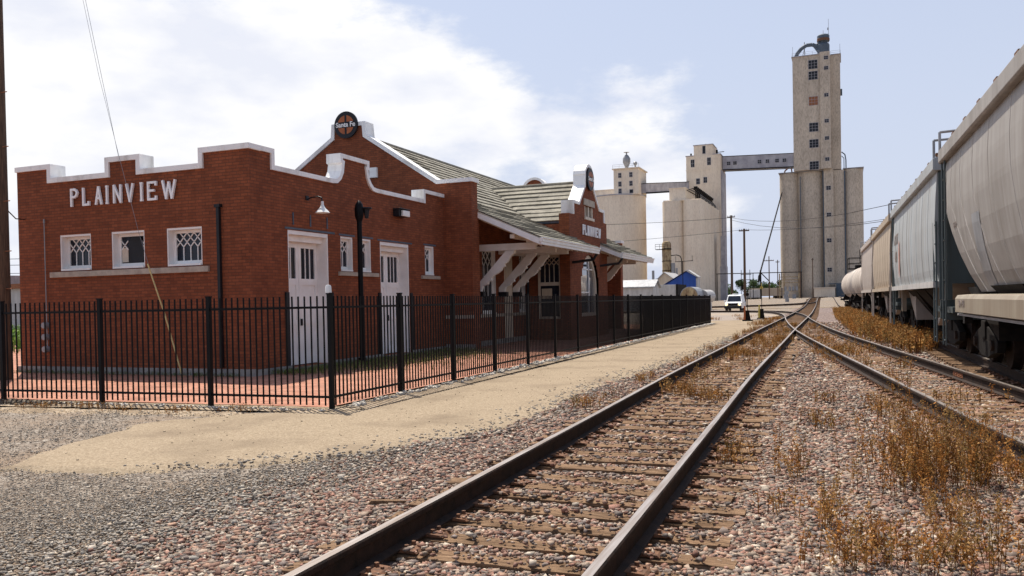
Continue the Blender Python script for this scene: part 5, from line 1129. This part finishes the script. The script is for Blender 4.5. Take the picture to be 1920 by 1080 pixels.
for (x0, x1, z0, z1) in ((-47.0, -45.9, 45.6, 48.0), (-41.6, -40.5, 45.9, 48.3), (-45.3, -44.2, 39.8, 41.6), (-42.9, -41.8, 40.1, 41.9)): winpart(e2, x0, x1, 282, z0, z1, 2)
winpart(e2, -43.2, -42.3, 282.6, 49.9, 52.4, 1)
m = MB(); m.cyl((-47.6, 286, 49.2), (-47.6, 286, 50.8), .3, .3, 8); m.cyl((-39, 286, 49.2), (-39, 286, 51.4), .35, .35, 8); m.cyl((-39, 286, 50.5), (-36.6, 286, 50.6), .12, .12, 6); m.cyl((-42.6, 286, 52.7), (-42.6, 286, 53.8), .08, .05, 6); m.build('vent', MT['darkmetal'], e2)
for j in range(12):
    y = 247+j*2.9; m = MB(); m.path([(-42.5, y, 33.4), (-40.6, y, 33.9), (-38.9, y+.8, 32.0), (-38.6, y+.8, 30.4)], .15, 7); m.box(-40.0, -39.7, y-.3, y+.2, 30.4, 34.3); m.box(-40.4, -39.4, y-.5, y+.4, 33.7, 34.4); m.build('spout', MT['darkmetal'], e2)
railing(e2, [(-38.2, 244.5), (-38.2, 280)], 30.5)
# left elevator
e3 = thing('grain_elevator', 'left grain elevator, a broad smooth silo with a small headhouse and pale cyclone', 'grain elevator', (-63, 250, 0))
m = MB(); vcyl(m, -64.2, 251.5, 8.3, 0, 33.0, 72); m.build('silo', MT['conc2'], e3, smooth=True)
m = MB(); vcyl(m, -77, 254, 8.0, 0, 32.8, 56); m.build('silo', MT['conc2'], e3, smooth=True)
m = MB(); vcyl(m, -64.2, 251.5, 8.45, 33.0, 33.35, 72); m.build('roof_edge', MT['conveyor'], e3)
m = MB(); m.box(-64.1, -56.5, 245.4, 256, 33.2, 40.9); m.box(-64.5, -56.1, 245.0, 256.4, 40.9, 41.2); m.build('headhouse', MT['conc2'], e3)
m = MB(); m.box(-80, -64.12, 249, 255, 33.2, 35.4); m.box(-80, -64.12, 248.8, 255.2, 35.4, 35.6); m.build('gallery', MT['conc2'], e3)
for (x, z) in ((-62.6, 38.4), (-59.2, 38.4), (-62.6, 35.8), (-59.2, 35.8), (-62.6, 33.7)): winpart(e3, x, x+.85, 245.4, z, z+1.35, 2)
winpart(e3, -59.2, -58.2, 245.4, 33.6, 34.6, 1); winpart(e3, -72.5, -71.6, 249, 33.9, 34.6, 1)
m = MB(); m.lathe((-60.9, 249, 41.2), [(.5, 0), (.55, .8), (1.15, 2.2), (1.15, 3.4), (.6, 4.3), (.2, 4.6), (.2, 5.2), (.9, 5.25), (.001, 5.4)], 20); m.build('cyclone', MT['grey_metal'], e3, smooth=True)
m = MB(); m.lathe((-58.0, 248, 41.2), [(.2, 0), (.25, .9), (.6, 1.3), (.6, 1.8), (.3, 2.1), (.001, 2.1)], 14); m.build('vent', MT['grey_metal'], e3, smooth=True)
railing(e3, [(-64.3, 245.2), (-56.3, 245.2)], 41.2)
def bridge(name, label, A, B, h, w_, mat, slope):
    A = Vector(A); B = Vector(B); t = thing(name, label, 'conveyor bridge', tuple(A))
    d = (B-A); n = Vector((-d.y, d.x, 0)).normalized()*w_/2; m = MB()
    q = [A-n, A+n, B+n, B-n]; m.add([tuple(v) for v in q]+[tuple(v+Vector((0, 0, h))) for v in q], [(0, 1, 2, 3), (4, 5, 6, 7), (0, 1, 5, 4), (1, 2, 6, 5), (2, 3, 7, 6), (3, 0, 4, 7)]); m.build('housing', MT[mat], t)
    m = MB(); u_ = Vector((0, 0, 1))
    for s in (-1, 1): m.bar(tuple(A+n*s*1.05), tuple(B+n*s*1.05), .2, .35)
    m.bar(tuple(A+u_*(h+.1)), tuple(B+u_*(h+.1)), w_*1.1, .16); m.build('girder', MT['darkmetal'], t); return t
b1_ = bridge('conveyor_bridge', 'long enclosed conveyor bridge with small windows leading to the tallest tower', (-37.4, 287.5, 44.5), (-14.7, 290.5, 44.2), 4.4, 3, 'conveyor', 0)
for x in (-35.2, -33.2, -25.4, -22.9, -19.9, -17.6): winpart(b1_, x-.55, x+.55, 285.9+(x+37.4)*.132, 46.0, 47.1, 2)
m = MB(); m.path([(-16.8, 291, 44), (-17.6, 291, 43.4), (-17.8, 291, 42.6)], .22, 8); m.cyl((-15.6, 291, 44), (-15.4, 291, 42.6), .2, .2, 8); m.build('chute', MT['rust'], b1_)
bridge('conveyor_bridge', 'short sloping conveyor bridge between the left and middle elevators', (-56.5, 249, 33.7), (-48.6, 285, 38.2), 2.8, 3, 'conveyor', 0)
# spout pipe from the tall elevator down to a post
t = thing('loading_spout', 'long diagonal spout pipe slanting down left of the tallest elevator', 'spout pipe', (-19.8, 223.6, 1))
m = MB(); m.cyl((-18.6, 290.2, 36.2), (-20.2, 223.6, 7.2), .2, .2, 10); m.cyl((-20.2, 223.6, 7.2), (-20.35, 223, 5.6), .3, .26, 10); m.build('pipe', MT['darkmetal'], t)
m = MB(); m.cyl((-19.9, 223.7, .5), (-19.9, 223.7, 8.6), .2, .2, 8); m.cyl((-19.9, 223.7, 8.0), (-17.9, 224.3, 5.8), .13, .13, 8); m.cyl((-17.9, 224.3, 5.8), (-17.9, 224.3, .6), .1, .1, 6); m.build('support_post', MT['darkmetal'], t)

# ================================================================== OTHER FAR THINGS
# rusty grain dryer
t = thing('grain_dryer', 'rusty cylindrical grain dryer tower with platforms in front of the middle elevator', 'grain dryer', (-37.5, 190, 0))
MT['rusttan'] = pm('rust_streaked_tan_steel', (.46, .36, .20), (.17, .10, .055), 1.4, .8, b=.3, stretch=(1.5, 1.5, .6))
m = MB(); m.lathe((-37.5, 190, 0), [(1.0, 0), (1.05, 14.2), (.8, 14.7), (.001, 14.9)], 20); m.build('tower', MT['rusttan'], t, smooth=True)
for z in (13.0, 10.2, 8.0, 6.0, 4.5): m = MB(); vcyl(m, -37.5, 190, 1.12, z, z+.14, 20); m.build('hoop', MT['darkmetal'], t)
for z in (13.0, 5.2): m = MB(); m.box(-39.8, -36.4, 188.6, 190.2, z-.1, z); m.cyl((-39.8, 188.6, z), (-39.8, 188.6, z+1.1), .04, .04, 5); m.cyl((-38.8, 188.6, z), (-38.8, 188.6, z+1.1), .04, .04, 5); m.cyl((-39.8, 188.6, z+1.1), (-37.4, 188.6, z+1.1), .04, .04, 5); m.cyl((-39.8, 188.6, z+.6), (-37.4, 188.6, z+.6), .04, .04, 5); m.build('platform', MT['darkmetal'], t)
m = MB(); m.cyl((-36.0, 189.6, 3), (-36.0, 189.6, 9.8), .45, .45, 12); m.cyl((-35.2, 189.6, 2), (-35.2, 189.6, 8.6), .25, .25, 8); m.cyl((-40.6, 189.6, 3), (-40.6, 189.6, 8.2), .3, .3, 8); m.box(-41.4, -38.6, 189.0, 189.5, 4.6, 4.8); m.build('side_duct', MT['grey_metal'], t)
m = MB(); m.path([(-36.6, 189.8, 11.5), (-35.2, 189.8, 11.6), (-34.4, 189.8, 11.3), (-34.1, 189.8, 10.6), (-34.05, 189.8, 5)], .10, 8); m.build('arched_pipe', MT['darkmetal'], t, smooth=True)
def gable(name, label, x0, x1, y0, y1, zw, zr, wall_m, roof_m, ax='y', zb=0, peak=None):
    t = thing(name, label, 'building', ((x0+x1)/2, (y0+y1)/2, 0)); xm = peak if peak is not None else (x0+x1)/2
    if ax == 'y': m = MB(); m.prism([(x0, zb), (x1, zb), (x1, zw), (xm, zr), (x0, zw)], y0, y1, 'y')
    else: m = MB(); m.prism([(y0, zb), (y1, zb), (y1, zw), ((y0+y1)/2, zr), (y0, zw)], x0, x1, 'x')
    m.build('wall', MT[wall_m], t); m = MB(); e = .3
    if ax == 'y':
        for (a, za, b, zb_) in ((x0-e, zw-e*(zr-zw)/(xm-x0), xm, zr), (x1+e, zw-e*(zr-zw)/(x1-xm), xm, zr)): m.prism([(a, za+.03), (b, zb_+.03), (b, zb_+.2), (a, za+.2)], y0-e, y1+e, 'y')
    else:
        ym = (y0+y1)/2
        for (a, za, b, zb_) in ((y0-e, zw-e*(zr-zw)/(ym-y0), ym, zr), (y1+e, zw-e*(zr-zw)/(y1-ym), ym, zr)): m.prism([(a, za+.03), (b, zb_+.03), (b, zb_+.2), (a, za+.2)], x0-e, x1+e, 'x')
    m.build('roof', MT[roof_m], t); return t
bb = gable('warehouse', 'blue metal gabled warehouse with a white eave in front of the middle elevator', -34.5, -24.6, 150, 170, 5.4, 6.7, 'blue_metal', 'white_metal', peak=-25.9)
bl = [c for c in bb.children]
# its long left roof slope is blue too
for c_ in bl: bpy.data.objects.remove(c_)
m = MB(); m.prism([(-33.0, 0), (-24.5, 0), (-24.5, 5.6), (-25.9, 6.6), (-33.0, 2.4)], 150.2, 153, 'y'); m.build('wall', MT['blue_metal'], bb)
m = MB(); m.prism([(-26.2, 6.60), (-25.9, 6.78), (-24.1, 5.55), (-24.1, 5.35)], 149.8, 153.2, 'y'); m.build('roof', MT['white_metal'], bb)
m = MB(); m.prism([(-33.3, 2.35), (-26.2, 6.60), (-25.9, 6.78), (-33.4, 2.40)], 149.9, 153.2, 'y'); m.build('roof', MT['blue_metal'], bb)
m = MB(); m.box(-24.49, -24.2, 150.3, 153, 0, 5.3); m.build('side_wall', MT['white_metal'], bb)
t = thing('shed', 'tan metal building with a tilted gable left of the blue warehouse', 'building', (-32.8, 165, 0))
m = MB(); m.prism([(-34.6, 0), (-31.0, 0), (-31.0, 5.4), (-32.9, 6.8), (-34.6, 5.1)], 164, 176, 'y'); m.build('wall', MT['tan_metal'], t)
m = MB(); m.prism([(-35.0, 4.8), (-32.9, 6.82), (-30.6, 5.15), (-30.6, 5.3), (-32.9, 7.0), (-35.0, 5.0)], 163.7, 176.3, 'y'); m.build('roof', MT['white_metal'], t)
gable('shed', 'long low white metal building nearest the end of the depot', -34, -25.3, 118, 122, 3.4, 4.3, 'white_metal', 'grey_metal', 'x')
t = thing('box_trailer', 'white box trailer parked below the blue warehouse', 'trailer', (-25.2, 131, 0))
m = MB(); m.box(-26.9, -24.2, 129.5, 137, 1.1, 3.85); m.build('box', MT['white_metal'], t, bev=.03); m = MB(); m.box(-24.19, -23.9, 129.4, 137, 1.1, 3.9); m.build('end_frame', MT['darkmetal'], t)
m = MB()
for x in (-26.6, -24.6):
    for y in (131, 135.5): m.cyl((x-.15, y, .5), (x+.15, y, .5), .5, .5, 16)
m.build('wheel', MT['tyre'], t)
t = thing('quonset_hut', 'small arched metal hut with dark front, right of the white trailer', 'hut', (-18.9, 111.5, 0))
arc = [(-20.1, 0), (-17.7, 0)]+[(-18.9+1.2*math.cos(a), 1.9+1.3*math.sin(a)) for a in np.linspace(0, PI, 12)]
m = MB(); m.prism(arc, 110.3, 116, 'y'); m.build('shell', MT['grey_metal'], t); m = MB(); m.prism([(-18.9+(x+18.9)*.94, z*.97) for x, z in arc], 110.24, 110.29, 'y'); m.build('front', MT['rusttan'], t)
m = MB(); m.cyl((-18.0, 115.2, 1.9), (-17.3, 117.5, 1.9), .9, .9, 18); m.box(-18.4, -17, 115.5, 117.3, 0, 1.1); o = m.build('storage_tank', MT['white_metal'], org=(-16.5, 118, 0)); tag(o, 'pale horizontal tank behind the arched hut', 'tank')
m = MB(); m.box(-35.8, -34.0, 266, 270, .2, 11.5); m.box(-35.5, -34.2, 266, 270, 11.5, 21); o = m.build('leg_tower', MT['conveyor'], org=(-35, 268, 0)); tag(o, 'narrow rusty equipment tower at the right end of the middle elevator', 'tower')
# T shaped stand in front of the blue warehouse
m = MB(); m.cyl((-26.4, 148, 0), (-26.4, 148, 8.3), .07, .07, 6); m.bar((-27.7, 148, 8.2), (-24.6, 148, 8.3), .08, .1)
for x in (-27.6, -24.7): m.cyl((x, 148, 8.2), (x, 148, 9.2), .04, .04, 5)
tag(m.build('floodlight_pole', MT['darkmetal'], org=(-26.4, 148, 0)), 'thin T shaped pole standing in front of the blue warehouse', 'pole')
# utility poles
def pole(x, y, h, label, arm=0, r=.15, zarm=None, group='utility poles in the yard'):
    z0 = float(gh(x, y)); t = thing('utility_pole', label, 'utility pole', (x, y, z0), group)
    m = MB(); m.cyl((x, y, z0-.2), (x+.02, y, z0+h), r, r*.72, 12); m.build('pole', MT['wood_pole'], t, smooth=True)
    if arm:
        za = z0+(zarm or h-.5); m = MB(); m.box(x-arm, x+arm, y-.08, y+.08, za, za+.16); m.build('crossarm', MT['wood_pole'], t); m = MB()
        for s in (-1, -.5, .5, 1): m.cyl((x+s*arm*.9, y, za+.16), (x+s*arm*.9, y, za+.38), .05, .04, 6)
        m.build('insulator', MT['grey_metal'], t)
pole(-18.9, 155.8, 16.3, 'taller timber pole behind the white vehicle', .7, .24, 15.9); pole(-14.6, 136.7, 12.5, 'timber pole just right of the white vehicle', .8, .22, 12.1)
pole(-16.05, 201.8, 10.0, 'thin pole with a crossarm between the diagonal spout and the tall silos', 1.1, .15, 8.9); pole(-16.9, 241, 10.7, 'thin pole against the left edge of the tall silos', .5, .15, 10); pole(-11.1, 243.3, 10.7, 'thin dark pole in front of the tall silos, left one of two', .4); pole(-7.9, 244.6, 11, 'thin dark pole in front of the tall silos, right one of two', .3)
def wire(pts, label, r=.03, sag=1.0, n=10):
    A, B = Vector(pts[0]), Vector(pts[1]); m = MB(); q = [A.lerp(B, i/n)-Vector((0, 0, sag*4*(i/n)*(1-i/n))) for i in range(n+1)]; m.path([tuple(v) for v in q], r, 5)
    tag(m.build('power_line', MT['black'], org=tuple(A)), label, 'wire')
wire([(-60, 142, 15.8), (-18.9, 155.8, 16.2)], 'wire running left from the taller pole across the elevators', .035, .5)
wire([(-18.9, 155.8, 16.2), (14, 60, 10.5)], 'upper wire running from the taller pole to the right over the train', .03, 2.2); wire([(-18.9, 155.8, 15.8), (15, 66, 9.3)], 'second wire from the taller pole to the right over the train', .03, 2.4)
wire([(-60, 118, 9.9), (-14.6, 136.7, 12.4)], 'lower wire running left from the pole beside the white vehicle', .025, .5); wire([(-14.6, 136.7, 12.4), (14, 76, 9.6)], 'lower wire running right from the pole beside the white vehicle', .025, 1.0)
m = MB(); m.cyl((-28.4, 204, 7.4), (-9.2, 211.6, 7.5), .10, .10, 8)
for (x, y) in ((-28.2, 204.1), (-20.2, 207.4), (-13.8, 209.8), (-9.4, 211.5)): m.cyl((x, y, .5), (x, y, 7.5), .09, .09, 6)
tag(m.build('pipe_rack', MT['darkmetal'], org=(-19, 208, .8)), 'long thin horizontal pipe on posts across the yard before the tall silos', 'pipe')
# substation
t = thing('substation', 'small electrical substation frame with grey transformers at the foot of the tall silos', 'substation', (-11.7, 211, 1))
m = MB()
for x in (-14.3, -13.3, -9.9): m.box(x-.12, x+.12, 210, 210.3, .9, 7.2)
for z in (2.9, 4.9, 5.6, 6.3): m.box(-14.4, -9.8, 210.05, 210.25, z, z+.12)
m.build('frame', MT['rusttan'], t)
for i, x in enumerate((-13.0, -12.0, -11.2, -10.4)): m = MB(); m.cyl((x, 210, 3.02), (x, 210, 4.0), .3, .3, 12); m.cyl((x, 210, 4.0), (x, 210, 4.3), .08, .05, 6); m.build('transformer', MT['grey_metal'], t)
for x, w_ in ((-12.9, .5), (-11.0, .4)): m = MB(); m.box(x-w_, x+w_, 209.4, 210.4, .95, 2.2); m.build('cabinet', MT['grey_metal'], t)
t = thing('equipment_frame', 'dark lattice platform of equipment left of the diagonal spout foot', 'machinery', (-21.5, 207, .8))
m = MB()
for x in (-22.9, -21.9, -20.9): m.cyl((x, 207, .5), (x, 207, 8.3), .07, .07, 6)
for z in (3.5, 5.8, 7.1): m.box(-23.0, -20.6, 206.7, 207.6, z, z+.14)
m.box(-22.8, -21.8, 206.8, 207.5, 3.64, 4.6); m.build('frame', MT['darkmetal'], t)
# rail cars and truck far off
t = thing('grain_truck', 'white truck with dark running gear parked beyond the yard poles', 'truck', (-22.3, 226, 0))
m = MB(); m.box(-24.6, -23.2, 225, 229, 1.3, 2.6); m.box(-23.1, -20.7, 225, 233, 1.5, 3.6); m.build('body', MT['white_metal'], t, bev=.1)
m = MB()
for x in (-24.3, -22.9, -21.2): m.cyl((x, 225.2, .9), (x, 224.8, .9), .5, .5, 14)
m.box(-24.5, -20.8, 225.2, 229, .8, 1.35); m.build('running_gear', MT['darkmetal'], t)
t = thing('freight_car', 'rust beige freight car standing across the yard behind the crossarm pole', 'rail car', (-19, 252, 0))
m = MB(); m.box(-25.5, -15.8, 250, 253, 1.9, 4.2); m.build('body', MT['car_c'], t, bev=.05); m = MB(); m.box(-25, -23, 250.2, 252.8, .9, 1.9); m.box(-18.4, -16.4, 250.2, 252.8, .9, 1.9); m.build('bogie', MT['darkmetal'], t)
m = MB(); m.box(-10.6, -9.9, 170, 170.3, 0.4, 1.5); m.cyl((-10.3, 170.1, .2), (-10.3, 170.1, 3.0), .05, .05, 6); m.cyl((-10.3, 169.9, 2.4), (-10.3, 170.3, 2.4), .45, .45, 8); tag(m.build('crossing_signal', MT['grey_metal'], org=(-10.3, 170, .4)), 'small grey signal box on a post beside the far road crossing', 'signal')
# the white vehicle
def vehicle(x, y, label):
    t = thing('parked_car', label, 'car', (x, y, 0)); W_ = .98
    def sec(pts, w0, w1, m):
        k = len(pts); vs = []
        for s in (-1, 1): vs += [(x+s*(w1 if z > 1.15 else w0), y+a, z) for a, z in pts]
        m.add(vs, [tuple(range(k)), tuple(range(2*k-1, k-1, -1))]+[(i, (i+1) % k, (i+1) % k+k, i+k) for i in range(k)])
    m = MB(); sec([(-2.3, .36), (-2.36, .70), (-2.34, 1.02), (-1.2, 1.14), (2.3, 1.14), (2.35, .42)], W_, W_, m); m.build('body', MT['carwhite'], t, bev=.05)
    m = MB(); sec([(-1.15, 1.141), (-.55, 1.90), (.2, 2.0), (2.0, 1.98), (2.25, 1.141)], W_-.06, W_-.20, m); m.build('cab', MT['carwhite'], t, bev=.04)
    m = MB(); m.add([(x-.80, y-1.13, 1.20), (x+.80, y-1.13, 1.20), (x+.70, y-.62, 1.84), (x-.70, y-.62, 1.84)], [(0, 1, 2, 3)]); m.build('windshield', MT['glass'], t)
    m = MB(); m.box(x-.56, x+.56, y-2.42, y-2.37, .70, .98); m.build('grille', MT['darkmetal'], t)
    m = MB(); m.box(x-1.0, x+1.0, y-2.48, y-2.34, .36, .66); m.build('bumper', MT['tyre'], t, bev=.03)
    for s in (-1, 1):
        m = MB(); m.cyl((x+s*.76, y-2.36, .84), (x+s*.76, y-2.43, .84), .13, .12, 16); m.build('headlight', MT['headlamp'], t)
        m = MB(); m.box(x+s*1.12-.1, x+s*1.12+.1, y-1.0, y-.9, 1.15, 1.35); m.build('mirror', MT['carwhite'], t, bev=.02)
        for dy in (-1.45, 1.45):
            m = MB(); m.cyl((x+s*.70, y+dy, .38), (x+s*.96, y+dy, .38), .38, .38, 20); m.build('wheel', MT['tyre'], t)
    m = MB(); m.box(x-.3, x+.3, y-.1, y+.15, 2.01, 2.12); m.build('light_bar', MT['plastic_white'], t, bev=.03)
vehicle(-12.2, 103.5, 'white car with lit headlights facing the camera near the far crossing')
# left edge background
t = thing('warehouse', 'white metal building with brown eave seen left of the brick wall', 'building', (-58, 46, 0))
m = MB(); m.box(-72, -50, 43, 55, 0, 3.3); m.build('wall', MT['white_metal'], t); m = MB(); m.box(-72.3, -49.7, 42.7, 55.3, 3.3, 3.65); m.build('eave', MT['rust'], t)
m = MB(); m.cyl((-66.5, 50.5, 3.6), (-66.5, 50.5, 4.7), 1.1, 1.1, 18); m.cyl((-64.8, 50.5, 3.6), (-64.8, 50.5, 5.3), .05, .05, 6); tag(m.build('rooftop_unit', MT['grey_metal'], org=(-66, 50, 3.6)), 'grey rooftop cooling unit on the white building at the left edge', 'rooftop unit')
for i, z in enumerate((6.6, 6.0, 5.2)):
    m = MB(); m.path([(-80, 58, z+.3), (-60, 55, z-.3), (-40, 54, z+.2)], .03, 5); tag(m.build('power_line', MT['slate'], org=(-60, 55, z)), ('highest', 'middle', 'lowest')[i]+' of three wires in the sky gap left of the brick wall', 'wire', 'wires left of the brick wall')
# trees on the horizon
def tree(x, y, h, w_, label, seed):
    rg = np.random.default_rng(seed); z0 = float(gh(x, y)); t = thing('tree', label, 'tree', (x, y, z0), 'trees on the horizon'); m = MB(); m.cyl((x, y, z0-.3), (x+.2, y, z0+h*.5), .4, .2, 8)
    for k in range(6): a = rg.uniform(0, 2*PI); m.cyl((x+.1, y, z0+h*.3), (x+math.cos(a)*w_*.55, y+math.sin(a)*w_*.5, z0+h*rg.uniform(.5, .8)), .16, .05, 6)
    m.build('trunk', MT['bark'], t); V = []; F = []; Cc = []; k = 0
    cl = [(rg.uniform(-1, 1)*w_*.8, rg.uniform(-1, 1)*w_*.7, h*rg.uniform(.35, .88), w_*rg.uniform(.25, .48)) for _ in range(11)]
    for (cx_, cy_, cz, r_) in cl:
        g = rg.uniform(.6, 1.25)
        for _ in range(230):
            d = rg.normal(0, 1, 3); d /= np.linalg.norm(d); p = np.array([cx_, cy_, cz])+d*r_*rg.uniform(.5, 1.05)*np.array([1, 1, .75]); e = rg.normal(0, 1, 3); e /= np.linalg.norm(e); q = np.cross(e, rg.normal(0, 1, 3)); q /= np.linalg.norm(q); s = rg.uniform(.16, .38)
            V += [p-e*s, p+q*s*.6, p+e*s, p-q*s*.6]; F += [(k, k+1, k+2, k+3)]; Cc += [np.array([.055, .10, .03])*g*rg.uniform(.6, 1.4)]; k += 4
    o = npmesh('crown', np.array(V), np.array(F), MT['green'], np.array(Cc)); o.parent = t
for i, (x, y, h, w_, l) in enumerate(((-42.5, 350, 6.0, 5, 'small tree right of the middle elevator'), (-37.5, 352, 9.0, 5.2, 'tallest dark tree on the horizon, behind the pole by the white car'), (-31.8, 353, 6.6, 4.6, 'low tree left of the diagonal spout foot'), (-26.5, 355, 7.0, 4.2, 'tree right of the diagonal spout'), (-21.8, 356, 7.2, 4.4, 'tree beside the crossarm pole, next to the tall silos'), (-48, 362, 7, 6, 'tree partly hidden behind the middle elevator'))): tree(x, y, h, w_, l, 40+i)
